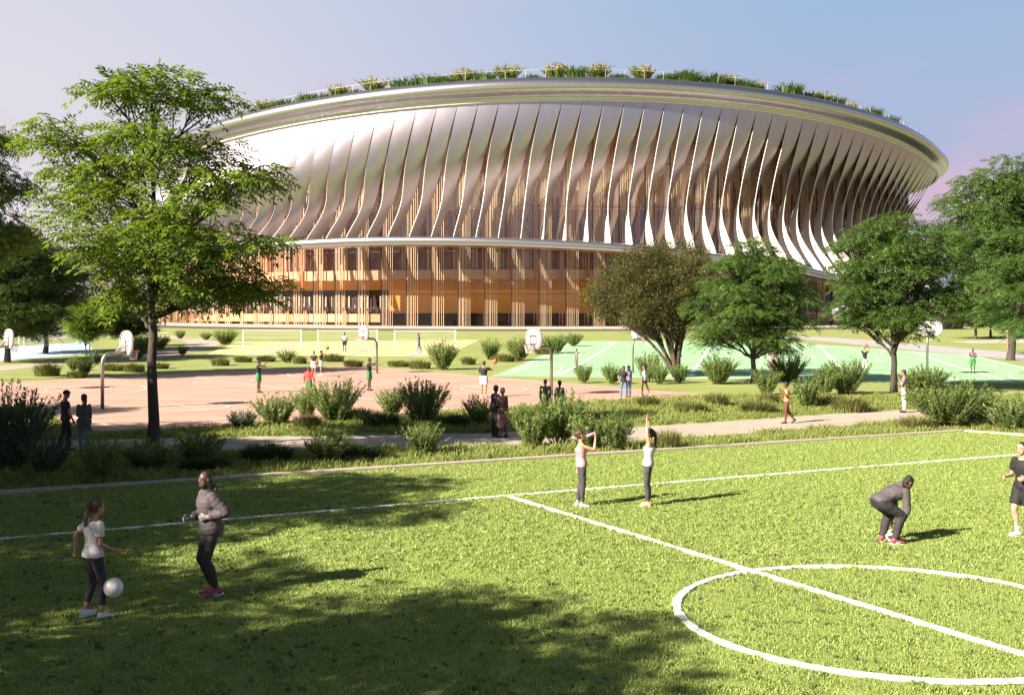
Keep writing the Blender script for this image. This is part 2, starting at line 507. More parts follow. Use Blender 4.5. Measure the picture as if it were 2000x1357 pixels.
M_METAL = mat('brushed_steel', (0.44, 0.405, 0.44), 0.36, 0.94, vary=0.035, scale=0.6, stretch=(1, 1, 0.15))
M_LIP = mat('polished_steel', (0.48, 0.47, 0.51), 0.32, 0.95)
M_FINBACK = mat('pale_fin_edge', (0.66, 0.60, 0.57), 0.5)
M_WOOD = mat('warm_wood', (0.82, 0.42, 0.075), 0.5, col2=(0.72, 0.345, 0.055), scale=2.0, stretch=(0.15, 0.15, 3.0))
M_WOODPALE = mat('pale_wood_parapet', (0.64, 0.43, 0.25), 0.5, vary=0.06, scale=1)
M_COPPER = mat('copper_post', (0.78, 0.36, 0.22), 0.45)
M_SLAT = mat('brown_slat', (0.26, 0.105, 0.05), 0.55)
M_GOLD = mat('golden_slat', (0.58, 0.37, 0.16), 0.45)
M_PALE = mat('pale_slat', (0.50, 0.42, 0.36), 0.6)
M_DARK = mat('interior_shade', (0.035, 0.022, 0.018), 0.7)  # near-black colour carries the shade of the recess and the canopy mouth
M_WALLIN = mat('inner_wall', (0.86, 0.66, 0.56), 0.7, vary=0.1, scale=0.3)
M_MULL = mat('dark_mullion', (0.03, 0.025, 0.022), 0.5)
M_SOIL = mat('roof_soil', (0.10, 0.09, 0.05), 0.9)

def glass_material(name, ior, base):
    m = bpy.data.materials.new(name); m.use_nodes = True
    t = m.node_tree; t.nodes.clear()
    o = t.nodes.new('ShaderNodeOutputMaterial'); tr = t.nodes.new('ShaderNodeBsdfTransparent'); gl = t.nodes.new('ShaderNodeBsdfGlossy')
    tr.inputs['Color'].default_value = (0.97, 0.93, 0.90, 1); gl.inputs['Color'].default_value = (1.0, 0.89, 0.82, 1); gl.inputs['Roughness'].default_value = 0.04
    lw = t.nodes.new('ShaderNodeFresnel'); lw.inputs['IOR'].default_value = ior
    mx = t.nodes.new('ShaderNodeMixShader')
    ad = t.nodes.new('ShaderNodeMath'); ad.operation = 'ADD'; ad.use_clamp = True; ad.inputs[1].default_value = base
    t.links.new(lw.outputs[0], ad.inputs[0])
    t.links.new(ad.outputs[0], mx.inputs[0]); t.links.new(tr.outputs[0], mx.inputs[1]); t.links.new(gl.outputs[0], mx.inputs[2]); t.links.new(mx.outputs[0], o.inputs[0])
    return m
M_GLASS = glass_material('clear_glass', 1.45, 0.0)
M_GLASS_UP = glass_material('tinted_glass', 1.6, 0.06)

arena = thing('arena', 'huge round arena wrapped in twisted silver metal fins with a planted roof edge', 'arena', (ACX, ACY, 1.4))
def part(name, m, mats, smooth=False, parent=None):
    """m is written in world metres; the part hangs under the arena"""
    o = m.build(name, mats, parent or arena, smooth)
    o.matrix_parent_inverse = (Matrix.Translation((ACX, ACY, 1.4))).inverted() if (parent is None) else Matrix.Identity(4)
    return o
def arc(a0, a1, n): return [a0 + (a1 - a0) * i / n for i in range(n + 1)]
FULL = arc(-math.pi, math.pi, 240)
def zl(p):
    p = abs(p) if False else p
    return z_lip(max(-1.9, min(1.9, p)))

# lip: convex rolled edge over a concave throat
prof = [(-5.0, -0.55), (-3.2, -0.35), (-1.6, -0.02), (-0.4, -0.06), (0.5, -0.34), (1.1, -0.85), (1.35, -1.45), (1.2, -2.0), (0.75, -2.45), (0.1, -2.8), (-0.45, -3.05), (-0.85, -3.4), (-1.05, -3.85)]
def subdiv(pr, n=3):
    o = []
    for i in range(len(pr) - 1):
        p0, p1, p2, p3 = pr[max(i - 1, 0)], pr[i], pr[i + 1], pr[min(i + 2, len(pr) - 1)]
        for k in range(n):
            t = k / n
            o.append(tuple(0.5 * (2 * p1[j] + (p2[j] - p0[j]) * t + (2 * p0[j] - 5 * p1[j] + 4 * p2[j] - p3[j]) * t * t + (3 * p1[j] - p0[j] - 3 * p2[j] + p3[j]) * t ** 3) for j in (0, 1)))
    o.append(pr[-1]); return o
prof = subdiv(prof)
lip = MB(); lip.grid([[cyl(p, 100.8 + dr, zl(p) + dz) for dr, dz in prof] for p in FULL], flip=True)
part('roof_rim', lip, M_LIP, True)
# thin seam moulding and soffit between the rim and the glass
sm = MB()
sm.grid([[cyl(p, 99.78, zl(p) - 3.84), cyl(p, 99.95, zl(p) - 3.92), cyl(p, 99.9, zl(p) - 4.04), cyl(p, 99.4, zl(p) - 4.06)] for p in FULL], flip=True)
part('rim_seam', sm, M_FINBACK, True)
so = MB()
so.grid([[cyl(p, 99.3, zl(p) - 4.0), cyl(p, 92.4, zl(p) - 3.6)] for p in FULL], flip=True)
part('soffit', so, M_GOLD, True)
rf = MB()
rf.grid([[cyl(p, r, zl(p) * (r / 96.0) + 46.5 * (1 - r / 96.0) - 0.45) for r in (96.0, 70, 40, 0.5)] for p in arc(-math.pi, math.pi, 120)])
part('roof', rf, M_SOIL, True)

# lower ring
rp = subdiv([(-2.3, -0.15), (-1.4, 0.12), (-0.4, 0.10), (0.35, -0.12), (0.55, -0.55), (0.42, -1.0), (0.0, -1.32), (-0.8, -1.5), (-2.3, -1.55), (-2.75, -0.9), (-2.3, -0.15)])
def lower(p):
    p = max(-1.9, min(1.9, p)); return z_ring(p)
rg = MB(); rg.grid([[cyl(p, r_ring(p) - 0.5 + dr, lower(p) + dz) for dr, dz in rp] for p in arc(-1.85, 1.85, 220)], flip=True)
part('lower_ring', rg, M_LIP, True)

# fins
NF = 170; DP = 2 * math.pi / NF
tanL = [(0, 0), (.31, -.42), (.51, -.62), (.79, -.84), (1, -.95)]
tanR = [(0, 0), (.44, -.88), (.56, -1.16), (.71, -1.49), (.83, -1.76), (1, -2.0)]
radL = [(0, 0), (.2, .12), (.4, -.1), (.55, -.6), (.66, -.9), (.74, -.4), (.82, .8), (.9, 2.5), (.95, 3.6), (1, 4.5)]
radR = [(0, 0), (.2, -.45), (.4, -1.9), (.63, -3.8), (.82, -2.7), (.95, -.4), (1, .6)]
bulge = [(0, 0), (.22, .25), (.48, .95), (.62, .95), (.82, .25), (1, 0)]
ph0 = solve_phi(1058, R_TOP) - 50 * DP
def fin_mesh(i, nt=26, nu=5):
    pl = ph0 + i * DP; rows = []; back = []
    for k in range(nt + 1):
        t = k / nt; s = asym(pl)
        B = (0.35 + 2.6 * max(0.0, min(1.0, (-pl) / 0.9)) ** 1.6) * smooth_interp(bulge, t) if pl < 0 else 0.35 * smooth_interp(bulge, t) * max(0, 1 - pl / 0.3)
        ar = max(0.0, min(1.0, (pl - 0.25) / 0.85)); B -= 6.0 * ar * smooth_interp([(0, 0), (.2, .5), (.45, 1), (.7, .8), (1, 0)], t)
        pL = pl + DP * smooth_interp(tanL, t); pR = pl + DP * (1 - 0.012) + DP * smooth_interp(tanR, t) * (1 - 0.12 * s)
        rl = R_TOP + smooth_interp(radL, t) + B + 3.0 * s * t * t; rr = R_TOP + smooth_interp(radR, t) * (1 - 0.55 * s) + B + 3.0 * s * t * t
        row = []; 
        for j in range(nu):
            u = j / (nu - 1); p = pL + (pR - pL) * u; r = rl + (rr - rl) * u
            zt = zl(p) - 4.0; zb = lower(p) + 0.02
            row.append(Vector(cyl(p, r, zt + (zb - zt) * t)))
        rows.append(row)
    for a, row in enumerate(rows):
        b2 = []
        for j, q in enumerate(row):
            du = row[min(j + 1, nu - 1)] - row[max(j - 1, 0)]
            dv = rows[min(a + 1, nt)][j] - rows[max(a - 1, 0)][j]
            n = dv.cross(du); n = n.normalized() if n.length > 1e-6 else Vector((0, -1, 0))
            b2.append(q - n * 0.11)
        back.append(b2)
    m = MB()
    front_v = [tuple(q) for r in rows for q in r]; back_v = [tuple(q) for r in back for q in r]
    nv = len(front_v); fs = []; mi = []; ev = []
    for a in range(nt):
        for j in range(nu - 1):
            q = (a * nu + j, a * nu + j + 1, (a + 1) * nu + j + 1, (a + 1) * nu + j)
            fs.append(q[::-1]); mi.append(0)
            fs.append(tuple(x + nv for x in q)); mi.append(1)
        for j, rev in ((0, False), (nu - 1, True)):
            q = (a * nu + j, (a + 1) * nu + j, (a + 1) * nu + j + nv, a * nu + j + nv)
            e0 = nv * 2 + len(ev); ev.extend([(front_v + back_v)[x] for x in q]); q = (e0, e0 + 1, e0 + 2, e0 + 3)
            fs.append(q[::-1] if rev else q); mi.append(1)
    m.v = front_v + back_v + ev; m.f = fs; m.mi = mi
    return m
FIN_I = [i for i in range(-20, 140) if -1.30 < ph0 + i * DP < 1.16]
for i in FIN_I[-100:] if len(FIN_I) <= 100 else FIN_I[len(FIN_I) - 100:]:
    part('facade_fin', fin_mesh(i), [M_METAL, M_FINBACK], True)

# glass skin, its dark mullions and horizontal joints
VIS = (-1.60, 1.60)
for z_a, z_b, g_m in ((None, 15.0, M_GLASS), (15.0, None, M_GLASS_UP)):
    gl = MB(); gl.grid([[cyl(p, R_GLASS, Z0 if z_a is None else z_a), cyl(p, R_GLASS, zl(p) - 3.65 if z_b is None else z_b)] for p in arc(-math.pi, math.pi, 240)], flip=True)
    part('glass_wall', gl, g_m, False)
NB = 120; DB = 2 * math.pi / NB
pb0 = solve_phi(947, R_GLASS)
bays = [pb0 + i * DB for i in range(-32, 33) if VIS[0] < pb0 + i * DB < VIS[1]]
for p in bays:
    m = MB(); q = cyl(p, R_GLASS + 0.09, 0)
    m.box((q[0], q[1], (Z0 + zl(p) - 3.7) / 2), (0.13, 0.16, zl(p) - 3.7 - Z0), p)
    part('mullion', m, M_MULL)
hz = MB()
for h in (7.2, 15.0, 23.0, 31.0):
    hz.grid([[cyl(p, R_GLASS + 0.02, h - 0.045), cyl(p, R_GLASS + 0.10, h - 0.045), cyl(p, R_GLASS + 0.10, h + 0.045), cyl(p, R_GLASS + 0.02, h + 0.045)] for p in arc(VIS[0], VIS[1], 128)], flip=True)
part('glazing_joint', hz, M_MULL)
for k, p in enumerate(bays[:-1]):
    if k % 3 == 1 or abs(p) > 0.75: continue
    for z0, z1 in ((15.0, 23.0), (23.0, 31.0)):
        a = (p, p + DB) if (k + int(z0)) % 2 else (p + DB, p)
        br = MB(); br.tube([cyl(a[0], R_GLASS - 0.25, z0), cyl(a[1], R_GLASS - 0.25, z1)], 0.05, 4)
        part('brace', br, M_MULL)

# slender posts behind the glass: per bay a cluster of pale and golden slats, copper posts, brown slats
rs = random.Random(3)
for k, p in enumerate(bays):
    zt = zl(p) - 4.2
    pale = MB()
    for j, off in enumerate((0.05, 0.115, 0.175, 0.225, 0.30, 0.38, 0.45)):
        q = cyl(p + DB * off, R_GLASS + 0.22 + 0.12 * (j % 2), 0)
        pale.box((q[0], q[1], (Z0 + zt) / 2), (0.04 + 0.045 * rs.random(), 0.06, zt - Z0), p, mi=(j + k) % 2)
    part('slat_cluster', pale, [M_GOLD, M_PALE])
    cp = MB()
    for off, r_, w_ in ((-0.045, 90.2, 0.17), (0.84, 90.0, 0.12)):
        q = cyl(p + DB * off, r_, 0)
        cp.tube([(q[0], q[1], 8.2), (q[0], q[1], 9.6), (q[0], q[1], zt)], [w_ * 0.35, w_ * 0.9, w_], 6)
        q = cyl(p + DB * off, 89.0, 0)
        cp.tube([(q[0], q[1], 1.4), (q[0], q[1], 4.2)], w_ * 0.8, 6)
    part('copper_post', cp, M_COPPER)
    bs = MB()
    for off in (0.40, 0.47, 0.56, 0.63, 0.72, 0.79, 0.93):
        q = cyl(p + DB * (off + rs.uniform(-0.015, 0.015)), 88.4, 0); h = rs.uniform(19, 30)
        bs.box((q[0], q[1], (11.9 + h) / 2), (0.18 + 0.25 * rs.random(), 0.25, h - 11.9), p, mi=0 if rs.random() < .7 else 1)
    part('inner_slat', bs, [M_SLAT, M_PALE])
    ab = MB()                                  # dark arched tubes above the balcony
    for h0, rr_ in ((12.3, 2.0), (12.3, 2.7)):
        pts = [cyl(p + DB * (0.5 + 0.46 * math.cos(a)), 88.2, h0 + rr_ * math.sin(a) * 1.25) for a in [math.pi * i / 12 for i in range(13)]]
        ab.tube(pts, 0.16, 5)
    part('dark_arch', ab, M_SLAT)

# storeys inside
def band(name, r, z0, z1, a0, a1, material, n=120):
    m = MB(); m.grid([[cyl(p, r, z0), cyl(p, r, z1)] for p in arc(a0, a1, n)], flip=True)
    return part(name, m, material, True)
def disc(name, r0, r1, z0, z1, a0, a1, material, n=120):
    m = MB(); m.grid([[cyl(p, r1, z1), cyl(p, r0, z0)] for p in arc(a0, a1, n)], flip=True)
    return part(name, m, material, True)
A0, A1 = VIS
M_MAUVE = mat('mauve_reflection_wall', (0.42, 0.27, 0.27), 0.7, vary=0.1, scale=0.3)  # wall colour stands in for the mauve reflection low in the glass
M_PEACH = mat('peach_reflection_wall', (0.88, 0.66, 0.46), 0.7, vary=0.08, scale=0.3)  # wall colour stands in for the peach reflection in the glass
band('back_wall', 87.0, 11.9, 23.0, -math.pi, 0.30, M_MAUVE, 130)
band('back_wall', 87.0, 11.9, 23.0, 0.30, math.pi, M_PEACH, 110)  # paler on the right, where no sun falls: brightness put into the colour
band('back_wall', 87.0, 23.0, 42.0, -math.pi, math.pi, M_PEACH, 200)
disc('balcony_floor', 82.0, 89.2, 11.75, 11.75, A0, A1, M_WOOD)
band('balcony_parapet', 89.3, 9.95, 11.8, A0, A1, M_WOODPALE)
disc('wood_ceiling', 85.5, 89.2, 8.15, 9.9, A0, A1, M_WOOD)
wl, wr = solve_phi(760, 85.4), solve_phi(1330, 85.4)
band('wood_wall', 85.4, 3.75, 8.2, wl, wr, M_WOOD, 60)
band('ground_floor_wall', 84.6, 1.4, 8.2, A0, A1, M_DARK)  # shade of the recess is in the wall colour
band('ground_floor_parapet', 88.6, 2.05, 3.6, A0, wl - 0.004, M_WOODPALE, 60)
band('ground_floor_parapet', 88.6, 2.05, 3.9, wr + 0.05, A1, M_WALLIN, 60)
disc('ground_floor', 82.0, 92.9, 1.52, 1.52, A0, A1, M_PAVE)
gp = MB()
for k in range(-14, 60):
    p = wl - 0.02 - 0.016 * k
    if p < A0 or p > wl: continue
    q = cyl(p, 85.6, 0); gp.box((q[0], q[1], 5.3), (0.28, 0.3, 3.4), p)
part('window_post', gp, M_PALE)
bc = MB()                                       # bar counter and shelf at the left of the wood wall
c0 = solve_phi(680, 87); c1 = solve_phi(755, 87)
bc.grid([[cyl(p, 87.0, 4.55), cyl(p, 87.6, 4.55), cyl(p, 87.6, 4.72), cyl(p, 87.0, 4.72)] for p in arc(c0, c1, 16)], flip=True)
part('bar_shelf', bc, M_PALE)

# railing on the roof edge
rl = MB()
for p in arc(-1.1, 1.1, 196):
    pass
NR = 196
rl_pts = arc(-1.15, 1.15, NR)
for i, p in enumerate(rl_pts):
    if i % 3 == 0:
        q = cyl(p, 99.6, zl(p)); rl.tube([q, (q[0], q[1], q[2] + 1.4)], 0.028, 4)
rl.tube([cyl(p, 99.6, zl(p) + 1.4) for p in rl_pts], 0.035, 4)
part('roof_railing', rl, mat('railing_white', (0.55, 0.54, 0.53), 0.4))

# swooping entrance canopy at the right: a flaring steel tube that comes down to the ground
cn = MB()
path_c = [(1630, 610, 208), (1700, 606, 204), (1760, 612, 199), (1805, 626, 194), (1838, 645, 189)]
pts = []; rad = []
for k, (px, py, y) in enumerate(path_c):
    pts.append(Vector(((px - 1000) / F * y, y, CH + (HY - py) / F * y))); rad.append((1.4, 2.2, 3.0, 3.5, 3.9)[k])
fp = []; fr = []
for i in range(len(pts) - 1):
    p0, p1, p2, p3 = pts[max(i - 1, 0)], pts[i], pts[i + 1], pts[min(i + 2, len(pts) - 1)]
    for k in range(6):
        t = k / 6
        fp.append(0.5 * ((2 * p1) + (p2 - p0) * t + (2 * p0 - 5 * p1 + 4 * p2 - p3) * t * t + (3 * p1 - p0 - 3 * p2 + p3) * t ** 3)); fr.append(rad[i] + (rad[i + 1] - rad[i]) * t)
fp.append(pts[-1]); fr.append(rad[-1])
cn.tube(fp, fr, 28, caps=False)
cn.tube([fp[-1] + (fp[-1] - fp[-2]) * 0.02, fp[-1] - (fp[-1] - fp[-4]) * 1.2], [fr[-1] * 0.97, fr[-1] * 0.8], 28, mi=1, caps=True)  # dark plug paints the shade inside the canopy mouth
part('entrance_canopy', cn, [M_LIP, M_DARK], True)

# curved louvres of the left entrance
lv = MB()
for k in range(7):
    pl_ = []
    for j in range(9):
        t = j / 8
        px = 118 + 12 * k + 88 * t + 30 * t * t; py = 594 + 4.0 * k + 38 * t - 14 * t * t + 2 * k * t
        y = 222 - 3.0 * k
        pl_.append(((px - 1000) / F * y, y, CH + (HY - py) / F * y))
    lv.tube(pl_, [(0.55, 0.12)] * 9, 6, ref=(0, -0.5, 0.85))
part('entrance_louvre', lv, M_FINBACK, True)

# paving and service road round the arena
def ring_sheet(name, r0, r1, z, material, a0=-1.5, a1=1.5):
    m = MB(); m.grid([[(lambda q: (q[0], q[1], gz(q[0], q[1]) + z))(cyl(p, r_, 0)) for r_ in [r0 + (r1 - r0) * i / 8 for i in range(9)]] for p in arc(a0, a1, 140)])
    return struct(m.build(name, material))
ring_sheet('pavement', 82.0, 110.0, 0.015, M_PAVE)
ring_sheet('road', 110.4, 121.0, 0.020, M_ROAD)
strip('road', curve_pts([G(1500, 656), G(1600, 662), G(1700, 670), G(1850, 684), G(2000, 697), G(2200, 716)]), 7.5, 0.025, M_PLAZA)
quad_sheet('plaza', G(1850, 668), G(1900, 671), G(2300, 668), G(2300, 648), 0.02, M_PAVE)

# ================================================================== TREES AND PLANTS
M_BARK = mat('bark', (0.055, 0.042, 0.033), 0.9, vary=0.3, scale=6, bump=0.8, bscale=18, stretch=(1, 1, 0.25))
M_BARK2 = mat('brown_bark', (0.085, 0.055, 0.038), 0.9, vary=0.3, scale=6, bump=0.8, bscale=18, stretch=(1, 1, 0.25))
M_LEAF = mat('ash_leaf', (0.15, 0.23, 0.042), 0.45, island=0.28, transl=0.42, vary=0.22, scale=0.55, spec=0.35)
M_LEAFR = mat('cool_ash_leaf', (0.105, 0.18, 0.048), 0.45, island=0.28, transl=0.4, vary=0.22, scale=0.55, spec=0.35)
M_LEAFD = mat('shaded_ash_leaf', (0.06, 0.11, 0.026), 0.45, island=0.25, transl=0.28, vary=0.2, scale=0.5, spec=0.35)  # ash leaf darkened: shade on the left ashes put into the colour
M_OLIVE = mat('olive_leaf', (0.085, 0.085, 0.020), 0.55, island=0.35, transl=0.25, vary=0.25, scale=0.6, spec=0.3)
M_SHRUB = mat('shrub_leaf', (0.20, 0.275, 0.085), 0.5, island=0.3, transl=0.4, vary=0.2, scale=1.2, spec=0.35)
M_SHRUBB = mat('bluish_shrub_leaf', (0.11, 0.165, 0.09), 0.5, island=0.3, transl=0.28, vary=0.2, scale=1.2, spec=0.35)
M_STEM = mat('shrub_stem', (0.12, 0.09, 0.05), 0.8)
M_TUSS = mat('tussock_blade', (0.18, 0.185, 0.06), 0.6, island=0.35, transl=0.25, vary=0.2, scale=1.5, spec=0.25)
M_TUSSD = mat('shaded_tussock_blade', (0.060, 0.085, 0.025), 0.6, island=0.35, transl=0.2, vary=0.2, scale=1.5, spec=0.25)  # tussock blade darkened: the shade these clumps stand in is in the colour
M_LAWN = mat('lawn_blade', (0.285, 0.36, 0.105), 0.55, island=0.28, transl=0.32, spec=0.25)
M_ROUGH = mat('rough_grass_blade', (0.23, 0.27, 0.075), 0.6, island=0.3, transl=0.3, spec=0.25)
M_FLOWER = mat('yellow_flower', (0.62, 0.42, 0.05), 0.6, island=0.3)
M_ROOFG = mat('roof_grass', (0.085, 0.16, 0.03), 0.6, island=0.3, transl=0.3)

def unit(v): return v / np.maximum(np.linalg.norm(v, axis=-1, keepdims=True), 1e-9)

def leaf_cards(P0, D, Nn, Ln, W, bend=0.15):
    """diamond leaves: base point, direction, normal, length, width -> V, Q"""
    D = unit(D); S = unit(np.cross(D, Nn)); Nn = unit(np.cross(S, D))
    Ln = np.asarray(Ln).reshape(-1, 1); W = np.asarray(W).reshape(-1, 1)
    mid = P0 + D * Ln * 0.45 + Nn * Ln * bend * 0.5
    tip = P0 + D * Ln - Nn * Ln * bend
    V = np.stack([P0, mid + S * W / 2, tip, mid - S * W / 2], 1).reshape(-1, 3)
    n = len(P0)
    return V, np.arange(4 * n).reshape(n, 4)

def compound_leaves(rng, P0, D, size, nl=9, droop=0.35):
    """pinnate leaves: a rachis with paired leaflets; returns base, direction, normal, length, width of every leaflet"""
    n = len(P0); D = unit(D); up = np.tile(np.array([0, 0, 1.0]), (n, 1)) + rng.normal(0, 0.28, (n, 3))
    S = unit(np.cross(D, up)); U = unit(np.cross(S, D))
    B, DD, NN, LL, WW = [], [], [], [], []
    pairs = (nl - 1) // 2
    for k in range(pairs):
        t = 0.22 + 0.70 * k / max(1, pairs - 1)
        base = P0 + D * (size * t)[:, None] - np.array([0, 0, 1.0]) * (size * droop * t * t)[:, None]
        for sgn in (-1, 1):
            d = unit(D * 0.55 + S * sgn * 1.0 - np.array([0, 0, 1.0]) * (0.12 + droop * 0.5 * t) + rng.normal(0, 0.1, (n, 3)))
            B.append(base); DD.append(d); NN.append(U + rng.normal(0, 0.15, (n, 3))); f = (1.0 - 0.35 * abs(t - 0.5))
            LL.append(size * 0.40 * f); WW.append(size * 0.125 * f)
    base = P0 + D * (size * 0.92)[:, None] - np.array([0, 0, 1.0]) * (size * droop * 0.85)[:, None]
    B.append(base); DD.append(unit(D - np.array([0, 0, 1.0]) * droop)); NN.append(U); LL.append(size * 0.4); WW.append(size * 0.13)
    return np.concatenate(B), np.concatenate(DD), np.concatenate(NN), np.concatenate(LL), np.concatenate(WW)

def limb_pts(a, b, sag=0.0, wob=0.0, n=6, rng=None, up0=0.35):
    """a curve from a to b that leaves a rising"""
    a = Vector(a); b = Vector(b); d = b - a; o = []
    c = a + Vector((d.x * 0.45, d.y * 0.45, d.z * 0.5 + d.length * up0 * 0.3))
    for i in range(n + 1):
        t = i / n
        p = a * (1 - t) ** 2 + c * 2 * t * (1 - t) + b * t * t
        if wob and 0 < i < n: p = p + Vector((rng.uniform(-wob, wob), rng.uniform(-wob, wob), rng.uniform(-wob, wob)))
        o.append(p)
    return o

def make_tree(seed, height, lobes, trunk_r=0.16, fork=None, leaf='ash', density=1.0, leafsize=0.42, lean=(0, 0), split=0.0, mats=None, plate=0.45, stems=None):
    """lobes: (x, y, z, rx, rz, start height on the trunk); builds a trunk mesh and a crown mesh (tree base at 0,0,0)"""
    rng = np.random.default_rng(seed); pr = random.Random(seed)
    tb = MB()
    top = height * 0.93
    tp = [Vector((lean[0] * t + pr.uniform(-.05, .05) * (0 < t < 1), lean[1] * t + pr.uniform(-.05, .05), top * t)) for t in [i / 12 for i in range(13)]]
    def trunk_at(h):
        t = max(0.0, min(1.0, h / top)) * 12; i = min(11, int(t)); return tp[i].lerp(tp[i + 1], t - i)
    def trunk_rad(h): return max(0.02, trunk_r * (1 - 0.88 * max(0, h / top) ** 0.9)) * (1.0 + 0.5 * max(0, 0.5 - h) ** 1.5)
    if not stems:
        tb.tube([tp[0] + Vector((0, 0, -0.15)), tp[0] + Vector((0, 0, 0.12))] + tp[1:], [trunk_r * 1.5, trunk_r * 1.15] + [trunk_rad(top * i / 12) for i in range(1, 13)], 10)
    B, DD, NN, LL, WW = [], [], [], [], []
    for (x, y, z, rx, rz, h0) in lobes:
        c = Vector((x, y, z))
        s = Vector((0, 0, 0.1)) if stems else trunk_at(h0)
        inner = s.lerp(c, 0.82)
        rad0 = trunk_r * 0.55 if stems else min(trunk_rad(h0) * 0.7, 0.03 + 0.02 * (c - s).length)
        lp = limb_pts(s, inner, wob=0.07, n=7, rng=pr, up0=(0.5 if stems else -0.25))
        if stems:
            lp[0] = Vector((pr.uniform(-.08, .08), pr.uniform(-.08, .08), -0.1))
        tb.tube(lp, [rad0 * (1 - 0.72 * i / 7) for i in range(8)], 7)
        nsub = max(6, int(rx * rx * 7.5 * density) + 4)
        for k in range(nsub):
            while True:
                q = np.array([pr.uniform(-1, 1) for _ in range(3)])
                if 0.12 < (q * q).sum() <= 1: break
            q = q / max(np.linalg.norm(q), 1e-6) * np.linalg.norm(q) ** 0.55
            e = c + Vector((q[0] * rx, q[1] * rx, q[2] * rz))
            b0 = lp[pr.randint(3, 7)]
            bp = limb_pts(b0, e, wob=0.06, n=5, rng=pr, up0=-0.1)
            r0 = 0.012 + 0.012 * (e - b0).length
            tb.tube(bp, [r0 * (1 - 0.8 * i / 5) for i in range(6)], 5, caps=False)
            # foliage plate round the branch end
            m = int((22 if leaf == 'ash' else 150) * (0.75 + 0.5 * pr.random()))
            pr_r = (0.62 if leaf == 'ash' else 0.6) * (0.8 + 0.5 * pr.random())
            od = np.array(e - b0); od[2] *= 0.3; od = od / max(np.linalg.norm(od), 1e-6)
            ang = rng.uniform(0, 2 * math.pi, m); rr = pr_r * np.sqrt(rng.uniform(0, 1, m))
            P0 = np.array(e)[None, :] + np.stack([np.cos(ang) * rr, np.sin(ang) * rr, rng.normal(0, 0.11 if leaf == 'ash' else 0.26, m) - rr * 0.22], 1) - od[None, :] * pr_r * 0.3
            D = np.stack([np.cos(ang), np.sin(ang), rng.normal(-0.12, 0.22, m)], 1) + od[None, :] * 0.8 + rng.normal(0, 0.3, (m, 3))
            if leaf == 'ash':
                r5 = compound_leaves(rng, P0, D, leafsize * rng.uniform(0.7, 1.2, m), 9, 0.32)
            else:
                d = unit(rng.normal(0, 1, (m, 3)) + np.array([0, 0, 0.7]) + od * 0.6)
                r5 = (P0, d, rng.normal(0, 1, (m, 3)) + np.array([0, 0, 0.8]), leafsize * rng.uniform(0.6, 1.3, m), leafsize * 0.28 * np.ones(m))
            for lst, v in zip((B, DD, NN, LL, WW), r5): lst.append(v)
    V, Q = leaf_cards(np.concatenate(B), np.concatenate(DD), np.concatenate(NN), np.concatenate(LL), np.concatenate(WW))
    mats = mats or (M_BARK, M_LEAF)
    return tb.mesh('trunk', mats[0], True), np_mesh('crown', V, Q, mats[1])

def place_tree(meshes, name, loc, label, rz=0.0, sc=1.0, group=None, cat='tree'):
    t = thing(name, label, cat, loc, rz, group)
    t.scale = sc if isinstance(sc, (tuple, list)) else (sc, sc, sc)
    link('trunk', meshes[0], t); link('crown', meshes[1], t)
    return t

def photo_lobes(base, lobes):
    """lobes given as (px, py, depth offset m, rx px, rz px, start py) for a tree standing at base"""
    s = F / base.y; o = []
    for (px, py, dy, rx, rz, sy) in lobes:
        yy = base.y + dy; k = yy / F
        o.append(((px - 1000) * k - base.x, dy, CH + (HY - py) * k - base.z, rx * base.y / F, rz * base.y / F, CH + (HY - sy) * base.y / F - base.z))
    return o

# ---- the big ash in front of the arena, left
b = G(298, 880)
big = make_tree(11, 11.3, photo_lobes(b, [
    (305, 170, 0.0, 88, 40, 330), (395, 205, 1.2, 62, 40, 330), (225, 165, -.8, 48, 26, 330), (330, 240, -1.5, 85, 42, 380),
    (150, 265, -.5, 80, 45, 420), (215, 330, -1.6, 85, 40, 450), (130, 345, 1.5, 55, 34, 440), (250, 285, 1.8, 80, 42, 400),
    (450, 350, -.6, 88, 36, 500), (410, 300, 1.6, 75, 36, 450), (495, 335, .8, 42, 26, 500), (360, 390, -2.0, 70, 36, 470),
    (240, 430, -1.4, 85, 42, 540), (330, 470, -2.4, 105, 44, 560), (440, 480, -1.0, 110, 42, 590), (500, 535, .5, 66, 34, 620),
    (200, 500, -.2, 90, 44, 610), (300, 540, -2.8, 90, 38, 600), (410, 550, 1.5, 95, 36, 620), (235, 575, 1.2, 75, 30, 640), (380, 455, 2.4, 85, 40, 560), (170, 410, 1.8, 65, 36, 520)]),
    trunk_r=0.19, leafsize=0.55, density=0.45)
place_tree(big, 'ash_tree', b, 'tall ash with layered feathery foliage and a bare dark trunk by the concrete path')

# ---- generic ash crowns
def generic_lobes(seed, h, w, zb=0.25):
    r = random.Random(seed); o = [(0, 0, h * 0.9, w * 0.17, h * 0.07, h * 0.6)]
    n = 20
    for k in range(n):
        f = zb + (0.86 - zb) * ((k + 0.5) / n)
        prof_w = (math.sin(math.pi * min(1.0, (f - zb + 0.10) / (1.10 - zb)) ** 0.85)) ** 0.7
        a = k * 2.4 + r.uniform(-.3, .3); rr = w * 0.5 * prof_w * r.uniform(0.62, 0.80)
        o.append((rr * math.cos(a), rr * math.sin(a), h * f + r.uniform(-.2, .2), w * r.uniform(0.14, 0.20), h * 0.05 * r.uniform(.8, 1.2), h * max(0.16, f - 0.24)))
    for k in range(5):
        f = 0.35 + 0.1 * k
        o.append((r.uniform(-.12, .12) * w, r.uniform(-.12, .12) * w, h * f, w * 0.16, h * 0.06, h * (f - 0.12)))
    return o
